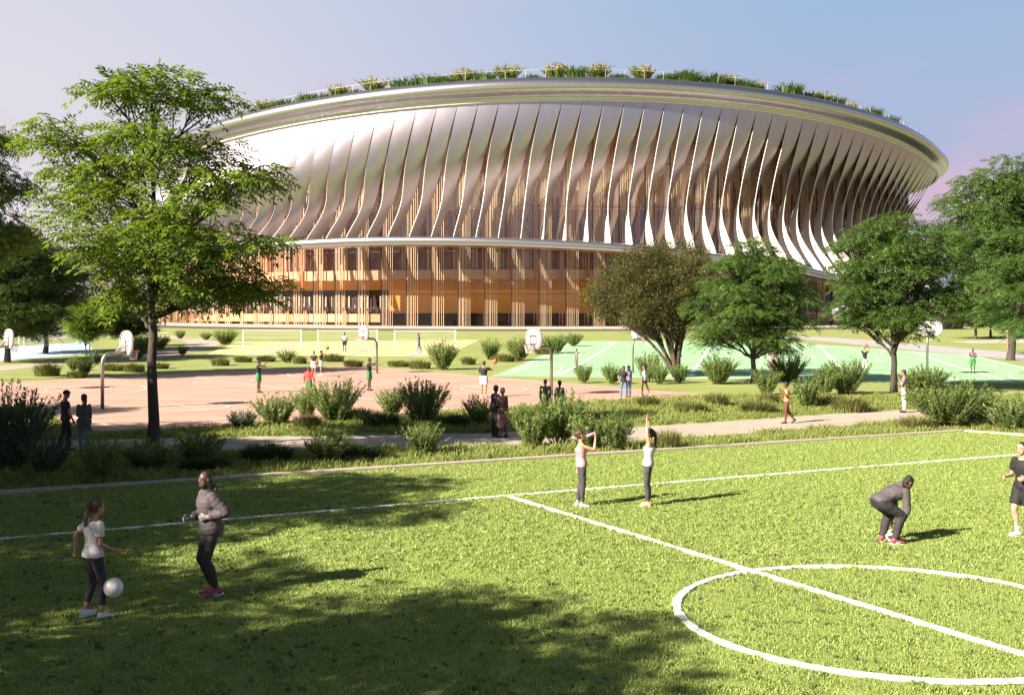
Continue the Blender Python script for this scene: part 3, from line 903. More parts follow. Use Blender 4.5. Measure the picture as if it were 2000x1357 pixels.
ash_a = make_tree(21, 9.0, generic_lobes(4, 9.0, 7.6), trunk_r=0.17, leafsize=0.44, density=1.0, mats=(M_BARK, M_LEAFR))
ash_b = make_tree(22, 10.0, generic_lobes(9, 10.0, 8.0, 0.40), trunk_r=0.19, leafsize=0.46, density=1.0, mats=(M_BARK, M_LEAFR))
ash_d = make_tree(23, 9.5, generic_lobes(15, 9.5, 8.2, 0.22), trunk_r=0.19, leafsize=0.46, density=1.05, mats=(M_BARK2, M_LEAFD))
ash_s = make_tree(25, 9.5, generic_lobes(33, 9.5, 8.0, 0.25), trunk_r=0.18, leafsize=0.5, density=0.62)
young = make_tree(24, 6.0, generic_lobes(17, 6.0, 3.9, 0.34), trunk_r=0.07, leafsize=0.4, density=1.6)

b = G(1472, 749); place_tree(ash_a, 'ash_tree', b, 'round leafy ash right next to the olive tree, trunk rising from shrubs', 0.4, 0.97)
b = G(1745, 766); place_tree(ash_b, 'ash_tree', b, 'broad ash with a forked grey trunk behind the man on the phone', 2.2, (0.92, 0.92, 0.98))
b = G(1967, 701); place_tree(ash_b, 'ash_tree', b + Vector((-0.5, -2, 0)), 'tallest ash, at the right edge, overhanging the far end of the green court', 4.1, (1.6, 1.6, 1.8))
b = G(2075, 740); place_tree(ash_a, 'ash_tree', b, 'ash crown reaching in low at the right edge under the tallest ash', 1.2, (1.25, 1.25, 1.2))
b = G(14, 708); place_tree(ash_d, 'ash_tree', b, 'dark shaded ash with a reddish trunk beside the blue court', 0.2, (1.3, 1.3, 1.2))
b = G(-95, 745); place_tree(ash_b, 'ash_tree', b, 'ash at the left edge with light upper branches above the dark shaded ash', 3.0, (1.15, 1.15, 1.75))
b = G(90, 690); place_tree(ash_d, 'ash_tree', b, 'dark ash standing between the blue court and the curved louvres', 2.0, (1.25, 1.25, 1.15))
b = G(168, 695); place_tree(young, 'young_ash_tree', b, 'slim young tree with a black stem at the corner of the blue court', 0.0, (1.0, 1.0, 0.92))
b = G(246, 682); place_tree(ash_a, 'ash_tree', b, 'low spreading ash behind the left basketball hoop', 5.0, (0.80, 0.80, 0.66))
b = G(264, 676); place_tree(young, 'young_ash_tree', b, 'slender young tree just behind the big ash trunk', 2.0, (0.95, 0.95, 0.85))
# ---- the olive-leaved tree with many stems
b = G(1320, 737)
ol = photo_lobes(b, [(1200, 560, 0, 62, 42, 700), (1180, 590, 1.5, 45, 30, 700), (1250, 525, -1, 70, 45, 700), (1320, 500, 1, 65, 36, 700), (1350, 530, -1.2, 55, 46, 700),
                     (1290, 570, -1.6, 75, 40, 700), (1230, 590, 1.8, 60, 36, 700), (1355, 575, 1.2, 45, 40, 700), (1330, 600, 0.2, 50, 28, 700), (1270, 545, 2, 70, 46, 700), (1300, 610, -1, 48, 24, 700), (1245, 612, -1.0, 45, 22, 700)])
olive = make_tree(31, 9.0, ol, trunk_r=0.22, leaf='fine', leafsize=0.17, density=1.35, stems=True, mats=(M_BARK2, M_OLIVE))
place_tree(olive, 'olive_tree', b, 'wide olive-brown tree with several fanning stems at the corner of the green court')
# ---- trees beyond the left edge whose shade falls on the lawn and the bushes
shade = [((-11.8, 5.6), ash_s, 0.3, 1.08), ((-16.3, 9.8), ash_s, 1.1, 1.0), ((-15.6, 18.2), ash_s, 2.5, 1.1), ((-14.5, 0.0), ash_s, 3.1, 1.0), ((-21.0, 14.5), ash_s, 0.8, 1.0), ((-20.5, 22.5), ash_b, 0.8, 1.1), ((-17.6, 26.5), ash_s, 4.0, 1.1), ((-24.5, 31.0), ash_b, 2.0, 1.1), ((-20.6, 28.6), ash_a, 1.4, 1.0), ((-31.0, 40.0), ash_a, 5.0, 1.15)]
for (p, ms, rz_, s_) in shade:
    place_tree(ms, 'ash_tree', (p[0], p[1], 0), 'ash beyond the left edge of the picture that shades the lawn', rz_, s_, 'ashes shading the lawn')

# ---- far trees on the horizon, right and left
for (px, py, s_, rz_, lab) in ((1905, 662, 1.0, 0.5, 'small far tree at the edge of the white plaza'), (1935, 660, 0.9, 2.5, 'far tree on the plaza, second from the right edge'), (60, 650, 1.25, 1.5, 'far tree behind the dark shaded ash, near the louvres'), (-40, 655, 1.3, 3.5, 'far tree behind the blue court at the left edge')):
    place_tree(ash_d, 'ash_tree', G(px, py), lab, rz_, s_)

# ------------------------------------------------------------------ shrubs
def shrub_mesh(seed, n_st=75, per=30, spread=0.62, mats=None, flowers=False, leaf=(0.13, 0.030)):
    """unit shrub: about 1 high and 1 wide; upright twigs set with narrow leaves"""
    rng = np.random.default_rng(seed)
    st = MB(); B, DD, NN, LL, WW, MI = [], [], [], [], [], []
    for i in range(n_st):
        az = rng.uniform(0, 2 * math.pi); tilt = spread * math.sqrt(rng.uniform(0, 1)); ln = rng.uniform(0.62, 1.0) * (1.0 - 0.18 * tilt)
        d = np.array([math.cos(az) * math.sin(tilt), math.sin(az) * math.sin(tilt), math.cos(tilt)])
        p0 = np.array([math.cos(az), math.sin(az), 0]) * rng.uniform(0, 0.16); p0[2] = -0.02
        bend = np.array([rng.normal(0, .08), rng.normal(0, .08), 0])
        f = lambda t: p0 + d * ln * t + bend * t * t
        if i % 3 == 0: st.tube([f(0), f(.5), f(.9)], [0.008, 0.006, 0.003], 3, caps=False)
        m = per; t = rng.uniform(0.12, 1.0, m) ** 0.8
        P0 = p0[None] + d[None] * (ln * t)[:, None] + bend[None] * (t * t)[:, None]
        a = rng.uniform(0, 2 * math.pi, m)
        o = np.stack([np.cos(a), np.sin(a), np.zeros(m)], 1)
        D = d[None] * (0.55 + 0.7 * t)[:, None] + o * 0.8 + rng.normal(0, .1, (m, 3))
        B.append(P0); DD.append(D); NN.append(np.cross(np.cross(D, d[None]), D) + rng.normal(0, .3, (m, 3)) + d[None]); s = rng.uniform(.7, 1.25, m)
        LL.append(leaf[0] * s * (1.1 - .35 * t)); WW.append(leaf[1] * s)
        MI.append(np.where((t > 0.72) & (rng.uniform(0, 1, m) < 0.75), 1, 0) if flowers and rng.uniform() < .7 else np.zeros(m, int))
    V, Q = leaf_cards(*[np.concatenate(x) for x in (B, DD, NN, LL, WW)])
    k = len(V); V = np.concatenate([V, np.array(st.v)]); Q = np.concatenate([Q, np.array([q + k for q in np.array([f for f in st.f if len(f) == 4])])])
    mi = np.concatenate([np.concatenate(MI), np.full(len(Q) - len(np.concatenate(MI)), 2)])
    mats = mats or (M_SHRUB, M_FLOWER, M_STEM)
    return np_mesh('foliage', V, Q, mats, mi)

def tussock_mesh(seed, n=520, h=0.6, rad=0.5, material=None, wd=0.02, arch=0.5, name='tussock'):
    """unit mound of arching blades, about 1 wide"""
    rng = np.random.default_rng(seed)
    az = rng.uniform(0, 2 * math.pi, n); r0 = rad * 0.62 * np.sqrt(rng.uniform(0, 1, n))
    B = np.stack([np.cos(az) * r0, np.sin(az) * r0, np.full(n, -0.02)], 1)
    a2 = az + rng.normal(0, .6, n); lean_ = arch * (0.25 + r0 / rad) * rng.uniform(.5, 1.2, n)
    hh = h * rng.uniform(.6, 1.05, n) * (1 - 0.45 * (r0 / rad) ** 2)
    o = np.stack([np.cos(a2), np.sin(a2), np.zeros(n)], 1); up = np.array([0, 0, 1.0])
    m = B + o * (lean_ * hh * 0.35)[:, None] + up * (hh * 0.62)[:, None]
    t = B + o * (lean_ * hh * 1.05)[:, None] + up * (hh * (1 - 0.35 * lean_))[:, None]
    s = np.stack([-np.sin(a2), np.cos(a2), np.zeros(n)], 1) * wd / 2
    V = np.stack([B - s, B + s, m + s * .8, m - s * .8, t + s * .12, t - s * .12], 1).reshape(-1, 3)
    i = np.arange(n)[:, None] * 6
    Q = np.concatenate([i + np.array([[0, 1, 2, 3]]), i + np.array([[3, 2, 4, 5]])])
    return np_mesh(name, V, Q, material or M_TUSS)

SHRUBS = [shrub_mesh(41, 110, 44, 0.6, leaf=(.095, .022)), shrub_mesh(42, 120, 44, .68, leaf=(.09, .022)), shrub_mesh(43, 95, 46, .52, leaf=(.10, .022)), shrub_mesh(44, 125, 42, .64, leaf=(.105, .02))]
SHRUBSB = [shrub_mesh(45, 120, 44, .62, leaf=(.09, .021), mats=(M_SHRUBB, M_FLOWER, M_STEM)), shrub_mesh(46, 130, 44, .66, leaf=(.09, .02), mats=(M_SHRUBB, M_FLOWER, M_STEM))]
SHRUB_BIG = [shrub_mesh(47, n_st=190, per=60, spread=0.66, leaf=(0.062, 0.015)), shrub_mesh(48, n_st=190, per=60, spread=0.6, leaf=(0.062, 0.015))]
SHRUB_BIGB = [shrub_mesh(49, n_st=220, per=64, spread=0.7, leaf=(0.055, 0.014), mats=(M_SHRUBB, M_FLOWER, M_STEM))]
TUSS = [tussock_mesh(51), tussock_mesh(52, h=0.52, arch=0.8), tussock_mesh(53, h=0.5)]
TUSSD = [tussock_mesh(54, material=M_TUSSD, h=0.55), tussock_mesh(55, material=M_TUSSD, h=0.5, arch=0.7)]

def plant(mesh, name, px, py, w, top, label, group, dz=0.0, unit_h=1.0, unit_w=1.0):
    b_ = G(px, py); s = b_.y / F
    o = link(name, mesh, None, b_ + Vector((0, 0, dz)))
    hh = (py - top) * s / unit_h
    o.scale = (w * s / unit_w, w * s / unit_w, hh); o.rotation_euler = (0, 0, rnd.uniform(0, 6.28))
    return tag(o, label, 'shrub' if name == 'shrub' else 'ornamental grass', group)
GS = 'leafy shrubs planted around the courts'
GT = 'ornamental grass tussocks'
shrubs = [
 (22, 915, 200, 728, 'B', 'largest bluish green bush, at the left edge beside the dark couple'),
 (92, 930, 110, 832, 'B', 'bluish bush right of the largest one, below the man with the cap'),
 (192, 942, 120, 842, 'A', 'dark shaded bush at the feet of the couple with the cap'),
 (292, 918, 130, 846, 'A', 'dark bush right in front of the big ash trunk'),
 (388, 906, 130, 838, 'A', 'dark bush just beyond the trunk of the big ash, touching the path'),
 (640, 905, 110, 832, 'A', 'dark bush on the kerb side of the path between two spiky grass clumps'),
 (830, 890, 110, 822, 'A', 'grey green bush standing alone at the near edge of the path'),
 (540, 832, 110, 758, 'A', 'dark green bush in front of the player with green shorts who points'),
 (474, 838, 80, 796, 'B', 'small low bluish bush beside the far path edge near the big ash'),
 (655, 824, 130, 728, 'A', 'tall bush hiding the legs of the boy in the red hoodie'),
 (598, 818, 70, 752, 'A', 'narrow bush with drooping leaves below the red hoodie'),
 (826, 826, 130, 728, 'A', 'big two-headed bush at the middle of the pink court edge'),
 (765, 812, 80, 752, 'A', 'smaller bush leaning out left of the two-headed bush'),
 (935, 830, 75, 766, 'A', 'young upright bush below the shooter in white shorts'),
 (1040, 874, 120, 782, 'A', 'bush with broad lower leaves beside the embracing couple'),
 (1092, 868, 130, 748, 'A', 'tallest bush by the path, hiding the woman with dark hair'),
 (1150, 878, 100, 800, 'A', 'dense bush behind the woman drinking'),
 (1200, 880, 90, 792, 'A', 'round bush between the drinking and the stretching woman'),
 (865, 722, 75, 656, 'A', 'round bush at the corner of the yellow court'),
 (958, 702, 52, 655, 'A', 'first of the bushes beyond the shooter, towards the arena'),
 (1015, 704, 66, 653, 'A', 'second bush beyond the shooter, left of the central hoop'),
 (1085, 690, 66, 648, 'A', 'bush behind the pole of the central hoop'),
 (1120, 676, 44, 646, 'A', 'small bush at the far corner of the green court'),
 (560, 708, 48, 678, 'A', 'small bush in front of the yellow court, near the two ball players'),
 (1140, 748, 48, 706, 'A', 'small bush in front of the man in the tank top'),
 (1196, 750, 50, 704, 'A', 'small bush left of the two girls in jeans'),
 (1266, 746, 70, 684, 'A', 'bush behind the girl in black shorts'),
 (1288, 750, 46, 700, 'A', 'small bush right of the girl in black shorts'),
 (1328, 748, 48, 706, 'A', 'bush at the foot of the olive tree'),
 (1402, 750, 90, 686, 'A', 'wide bush between the olive tree and the round ash'),
 (1498, 772, 76, 714, 'A', 'bush at the foot of the round ash trunk'),
 (1540, 746, 90, 686, 'A', 'dark bush in front of the pale strip between the green courts'),
 (1575, 796, 76, 728, 'A', 'bush right behind the jogger in orange'),
 (1652, 770, 110, 690, 'A', 'wide bush in front of the player holding the ball overhead'),
 (1612, 772, 70, 716, 'A', 'lower bush left of the wide one, behind the jogger'),
 (1812, 770, 90, 706, 'A', 'bush below the hoop seen from behind, at the right'),
 (1778, 772, 60, 714, 'A', 'bush behind the man on the phone'),
 (1850, 834, 180, 728, 'A', 'biggest bush right of the man on the phone'),
 (1905, 826, 110, 748, 'A', 'bush with yellowish tips beside the biggest right bush'),
 (1975, 842, 120, 758, 'A', 'bush at the right edge near the field corner'),
 (165, 732, 48, 696, 'A', 'light green bush beside the blue court, left of the nearest left hoop'),
 (143, 724, 36, 692, 'A', 'bush half hidden behind the light green bush'),
 (187, 712, 36, 680, 'B', 'dark bush at the near corner of the blue court'),
 (268, 702, 60, 652, 'A', 'bush behind the left backboard'),
 (285, 690, 60, 646, 'A', 'sunlit bush right behind the big ash trunk'),
 (312, 682, 50, 650, 'A', 'bush beyond the trunk of the big ash near the far path'),
 (356, 694, 32, 672, 'A', 'small round bush on the far path bend'),
 (440, 673, 60, 638, 'A', 'dark bush left of the yellow court net'),
 (352, 662, 28, 642, 'A', 'small bush near the arena pavement'),
 (402, 664, 28, 646, 'A', 'tiny dark bush before the arena pavement'),
]
for k, (px, py, w, top, kind, lab) in enumerate(shrubs):
    big_ = G(px, py).y / F * w > 2.3
    ms = (SHRUB_BIGB if big_ else SHRUBSB) if kind == 'B' else (SHRUB_BIG if big_ else SHRUBS)
    plant(ms[k % len(ms)], 'shrub', px, py, w * 1.06, top, lab, GS, unit_w=1.35)
tuss = [
 (92, 734, 70, 708, 'L', 'broad yellowish tussock at the left end of the pink court'), (222, 724, 60, 706, 'L', 'low tussock behind the left hoop pole'), (150, 738, 50, 720, 'L', 'tussock in front of the light green bush'),
 (262, 726, 60, 708, 'L', 'tussock seen just left of the big ash trunk'), (312, 720, 50, 704, 'L', 'tussock just right of the big ash trunk'), (430, 714, 50, 694, 'L', 'tussock on the lawn before the yellow court, leftmost'),
 (475, 707, 50, 694, 'L', 'flat tussock left of the pointing player'), (520, 706, 50, 690, 'L', 'tussock above the pointing player'), (585, 710, 40, 690, 'L', 'tussock beside the small bush at the yellow court'), (650, 706, 60, 690, 'L', 'tussock right of the two ball players'),
 (690, 716, 50, 698, 'L', 'tussock left of the second hoop'), (778, 716, 60, 700, 'L', 'tussock right of the second hoop'), (820, 720, 60, 702, 'L', 'tussock next to the round bush at the yellow court corner'), (915, 712, 40, 692, 'L', 'small tussock above the shooter'),
 (985, 706, 60, 686, 'L', 'tussock between the bushes beyond the shooter'), (1060, 692, 44, 676, 'L', 'tussock near the central hoop'),
 (1266, 796, 60, 764, 'L', 'tussock at the corner of the pink court'), (1350, 808, 90, 776, 'L', 'wide tussock left of the jogger'), (1400, 794, 64, 766, 'L', 'tussock behind the wide one'), (1480, 808, 90, 774, 'L', 'large tussock beside the jogger'),
 (1500, 790, 60, 760, 'L', 'tussock behind the jogger'), (1660, 804, 100, 772, 'L', 'large tussock between the jogger and the man on the phone'), (1620, 792, 70, 764, 'L', 'tussock below the wide bush'), (1790, 838, 90, 806, 'L', 'tussock on the path end at the feet of the phone man'),
 (1306, 876, 70, 838, 'L', 'long grass tuft behind the stretching woman'),
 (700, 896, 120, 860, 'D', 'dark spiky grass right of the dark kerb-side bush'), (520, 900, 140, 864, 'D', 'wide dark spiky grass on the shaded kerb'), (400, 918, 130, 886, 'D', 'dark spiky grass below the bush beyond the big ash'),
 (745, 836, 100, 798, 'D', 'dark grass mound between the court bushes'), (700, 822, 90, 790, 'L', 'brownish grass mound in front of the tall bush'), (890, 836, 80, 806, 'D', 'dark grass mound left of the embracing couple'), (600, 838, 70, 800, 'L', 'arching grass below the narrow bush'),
]
for k, (px, py, w, top, kind, lab) in enumerate(tuss):
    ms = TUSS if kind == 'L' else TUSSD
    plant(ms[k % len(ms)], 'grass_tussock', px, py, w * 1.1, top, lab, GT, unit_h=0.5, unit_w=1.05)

# ------------------------------------------------------------------ plants on the roof edge
RF = [shrub_mesh(61, n_st=80, per=34, spread=0.40, flowers=True, leaf=(0.10, 0.035), mats=(M_SHRUB, M_FLOWER, M_STEM)), shrub_mesh(62, n_st=80, per=34, spread=0.46, flowers=True, leaf=(0.10, 0.035), mats=(M_SHRUB, M_FLOWER, M_STEM))]
RG = [tussock_mesh(63, n=260, h=0.62, material=M_ROOFG, wd=0.035, arch=0.6), tussock_mesh(64, n=260, h=0.55, material=M_ROOFG, wd=0.035, arch=0.9)]
def roof_plant(mesh, name, px, w, h, lab, grp, r=97.6, uh=1.0):
    p = solve_phi(px, r); q = cyl(p, r, zl(p) - 0.25)
    o = link(name, mesh, None, q); s = w * q[1] / F
    o.scale = (s, s, h / uh); o.rotation_euler = (0, 0, rnd.uniform(0, 6.28))
    return tag(o, lab, 'roof plant', grp)
fl_px = [(470, 26, 1.9), (520, 46, 2.3), (662, 44, 2.5), (730, 46, 2.7), (903, 46, 2.7), (992, 46, 2.8), (1085, 50, 2.9), (1167, 46, 2.8), (1255, 46, 2.8), (1422, 34, 2.4), (1482, 26, 1.9), (1607, 36, 2.2), (1664, 26, 2.0), (1782, 20, 1.8)]
ords = ['leftmost', 'second', 'third', 'fourth', 'fifth', 'sixth', 'seventh', 'eighth', 'ninth', 'tenth', 'eleventh', 'twelfth', 'thirteenth', 'rightmost']
for k, (px, w, h) in enumerate(fl_px):
    roof_plant(RF[k % 2], 'flowering_shrub', px, w * 1.35, h * 1.15, '%s yellow-flowered shrub along the roof railing%s' % (ords[k], '' if k in (0, 13) else ' counting from the left'), 'yellow-flowered shrubs on the roof edge')
gr_px = [(500, 30, 1.5), (560, 60, 1.9), (600, 46, 2.0), (632, 40, 1.8), (690, 40, 1.3), (790, 60, 2.2), (835, 60, 2.3), (870, 40, 2.0), (945, 54, 2.1), (1040, 36, 1.3), (1120, 60, 2.3), (1205, 44, 1.3), (1300, 44, 1.6), (1340, 64, 2.7), (1390, 60, 2.2), (1450, 56, 2.2), (1540, 60, 2.6), (1580, 50, 2.1), (1632, 44, 2.0), (1700, 50, 2.5), (1735, 44, 2.1), (1760, 30, 1.6)]
for k, (px, w, h) in enumerate(gr_px):
    near = min(range(len(fl_px)), key=lambda i: abs(fl_px[i][0] - px)); side_ = 'left' if px < fl_px[near][0] else 'right'
    twin = [g for g in gr_px if min(range(len(fl_px)), key=lambda i: abs(fl_px[i][0] - g[0])) == near and (g[0] < fl_px[near][0]) == (px < fl_px[near][0])]
    n_ = sorted(twin, key=lambda g: abs(g[0] - fl_px[near][0])).index((px, w, h))
    roof_plant(RG[k % 2], 'roof_grass', px, w * 1.3, h * 1.15, 'green grass clump on the roof edge, %s %s of the %s yellow-flowered shrub' % (('just', 'second', 'third')[n_], side_, ords[near]), 'grass clumps on the roof edge', 97.9, 0.58)

# ------------------------------------------------------------------ grass (stuff): small tufts strewn by geometry nodes
def tuft_mesh(name, seed, n, h, spread, w, material):
    rng = np.random.default_rng(seed)
    az = rng.uniform(0, 2 * math.pi, n); r0 = spread * np.sqrt(rng.uniform(0, 1, n))
    B = np.stack([np.cos(az) * r0, np.sin(az) * r0, np.full(n, -0.004)], 1)
    a2 = rng.uniform(0, 2 * math.pi, n); o = np.stack([np.cos(a2), np.sin(a2), np.zeros(n)], 1)
    hh = h * rng.uniform(.55, 1.1, n)
    t = B + o * (hh * rng.uniform(.25, .9, n))[:, None] + np.array([0, 0, 1.0]) * hh[:, None]
    m = B * 0.6 + t * 0.4 + np.array([0, 0, 1.0]) * (hh * 0.15)[:, None]
    s = np.stack([-np.sin(a2), np.cos(a2), np.zeros(n)], 1) * w / 2
    V = np.stack([B - s, B + s, m + s, m - s, t + s * .2, t - s * .2], 1).reshape(-1, 3)
    i = np.arange(n)[:, None] * 6
    me = np_mesh(name, V, np.concatenate([i + np.array([[0, 1, 2, 3]]), i + np.array([[3, 2, 4, 5]])]), material)
    return me

def grass_field(name, label, poly, dens, tuft, smin, smax, seed, nu=8, nv=8, keep=None, clump=0.0):
    rows = []
    A, B_, C_, D_ = (Vector((p[0], p[1], 0)) for p in poly)
    for i in range(nv + 1):
        a = A.lerp(D_, i / nv); c = B_.lerp(C_, i / nv)
        rows.append([(lambda q: (q.x, q.y, gz(q.x, q.y) + 0.013))(a.lerp(c, k / nu)) for k in range(nu + 1)])
    m = MB(); m.grid(rows)
    if keep:
        m.f = [f for f in m.f if keep(sum(m.v[i][0] for i in f) / 4, sum(m.v[i][1] for i in f) / 4)]
    o = m.build(name, M_TURF_SOIL); tag(o, label, 'grass', kind='stuff')
    ng = bpy.data.node_groups.new(name, 'GeometryNodeTree')
    ng.interface.new_socket('Geometry', in_out='INPUT', socket_type='NodeSocketGeometry')
    ng.interface.new_socket('Geometry', in_out='OUTPUT', socket_type='NodeSocketGeometry')
    gi = ng.nodes.new('NodeGroupInput'); go = ng.nodes.new('NodeGroupOutput')
    di = ng.nodes.new('GeometryNodeDistributePointsOnFaces'); di.inputs['Density'].default_value = dens; di.inputs['Seed'].default_value = seed
    ins = ng.nodes.new('GeometryNodeInstanceOnPoints')
    oi = ng.nodes.new('GeometryNodeObjectInfo'); oi.inputs['Object'].default_value = tuft; oi.inputs['As Instance'].default_value = True
    rv = ng.nodes.new('FunctionNodeRandomValue'); rv.data_type = 'FLOAT_VECTOR'; rv.inputs[0].default_value = (-0.15, -0.15, 0); rv.inputs[1].default_value = (0.15, 0.15, 6.28)
    rs_ = ng.nodes.new('FunctionNodeRandomValue'); rs_.data_type = 'FLOAT'; rs_.inputs[2].default_value = smin; rs_.inputs[3].default_value = smax
    l = ng.links.new
    l(gi.outputs[0], di.inputs[0]); l(di.outputs['Points'], ins.inputs['Points']); l(oi.outputs['Geometry'], ins.inputs['Instance'])
    l(rv.outputs[0], ins.inputs['Rotation'])
    scl = rs_.outputs[1]
    if clump:
        nzt = ng.nodes.new('ShaderNodeTexNoise'); nzt.inputs['Scale'].default_value = clump; nzt.inputs['Detail'].default_value = 2
        pos = ng.nodes.new('GeometryNodeInputPosition'); l(pos.outputs[0], nzt.inputs['Vector'])
        mrn = ng.nodes.new('ShaderNodeMapRange'); mrn.inputs[1].default_value = .35; mrn.inputs[2].default_value = .65; mrn.inputs[3].default_value = .6; mrn.inputs[4].default_value = 1.35
        l(nzt.outputs[0], mrn.inputs[0])
        mu = ng.nodes.new('ShaderNodeMath'); mu.operation = 'MULTIPLY'; l(scl, mu.inputs[0]); l(mrn.outputs[0], mu.inputs[1]); scl = mu.outputs[0]
    l(scl, ins.inputs['Scale'])
    jn = ng.nodes.new('GeometryNodeJoinGeometry')
    l(ins.outputs[0], jn.inputs[0]); l(jn.outputs[0], go.inputs[0])
    md = o.modifiers.new('grass', 'NODES'); md.node_group = ng
    return o
def tuft_obj(name, *a):
    o = link(name, tuft_mesh(name, *a)); o.location = (-30, -60, 0.02); tag(o, 'single tuft of grass outside the picture', 'grass', kind='stuff'); return o
t_lawn = tuft_obj('lawn_tuft', 71, 16, 0.032, 0.07, 0.010, M_LAWN)
t_lawn2 = tuft_obj('lawn_tuft', 72, 16, 0.034, 0.09, 0.012, M_LAWN)
t_rough = tuft_obj('rough_tuft', 73, 16, 0.16, 0.12, 0.018, M_ROUGH)
t_dark = tuft_obj('dark_tuft', 74, 14, 0.04, 0.035, 0.012, mat('dark_lawn_blade', (0.09, 0.13, 0.03), 0.7, island=0.3))
grass_field('lawn_weeds', 'small dark tufts scattered over the soccer field', [(-7.0, 11.2), (7.2, 11.2), (13.0, 26.0), (-13, 26.0)], 9, t_dark, 0.7, 1.5, 9)
grass_field('lawn_grass', 'short mown grass covering the near part of the soccer field', [(-9.0, 10.0), (13.0, 10.0), (16.5, 18.5), (-11.0, 18.5)], 210, t_lawn, 0.7, 1.35, 1, clump=2.5)
grass_field('lawn_grass', 'short mown grass covering the middle of the soccer field', [(-11.0, 18.5), (16.5, 18.5), (20.0, 27.0), (-14.0, 27.0)], 190, t_lawn2, 0.7, 1.3, 2, 12, 8, in_field, clump=2.0)
grass_field('lawn_grass', 'short mown grass covering the far part of the soccer field', [(-14.0, 27.0), (20.0, 27.0), (24, 40), (-14, 40)], 110, t_lawn2, 0.8, 1.3, 3, 40, 40, lambda x, y: in_field(x + 0.3 * ex.y, y - 0.3 * ex.x), clump=1.5)
PATHC = curve_pts([G(-160, 905), G(60, 876), G(350, 869), G(700, 863), G(1000, 857), G(1200, 850), G(1390, 838), G(1560, 826), G(1740, 813), G(1900, 806), G(2100, 800)])
def off_path(x, y, d=2.0): return min((p.x - x) ** 2 + (p.y - y) ** 2 for p in PATHC) > d * d
def inq(x, y, q):
    s = [((b.x - a.x) * (y - a.y) - (b.y - a.y) * (x - a.x)) for a, b in zip(q, q[1:] + q[:1])]
    return all(v >= 0 for v in s) or all(v <= 0 for v in s)
def rough_ok(x, y):
    return not in_field(x - 0.35 * -ex.y * -1, y - 0.35) and not in_field(x, y) and off_path(x, y, 2.15) and not inq(x, y, [pA, pB, pC, pD])
grass_field('rough_grass', 'long unmown grass between the kerb, the path and the pink court', [(-17, 24), (26, 24), (30, 56), (-24, 56)], 26, t_rough, 0.6, 1.4, 4, 90, 70, rough_ok, clump=0.8)

# ================================================================== COURT FURNITURE
M_POLE = mat('galvanised_pole', (0.30, 0.29, 0.28), 0.4, 0.8)
M_POLED = mat('dark_pole', (0.10, 0.09, 0.085), 0.5, 0.4)
M_BOARD = mat('white_backboard', (0.40, 0.38, 0.37), 0.5)
M_BLACK = mat('black_marking', (0.02, 0.02, 0.02), 0.5)
M_RIM = mat('red_rim', (0.52, 0.05, 0.03), 0.45)
M_NET = mat('white_net', (0.62, 0.62, 0.60), 0.8)

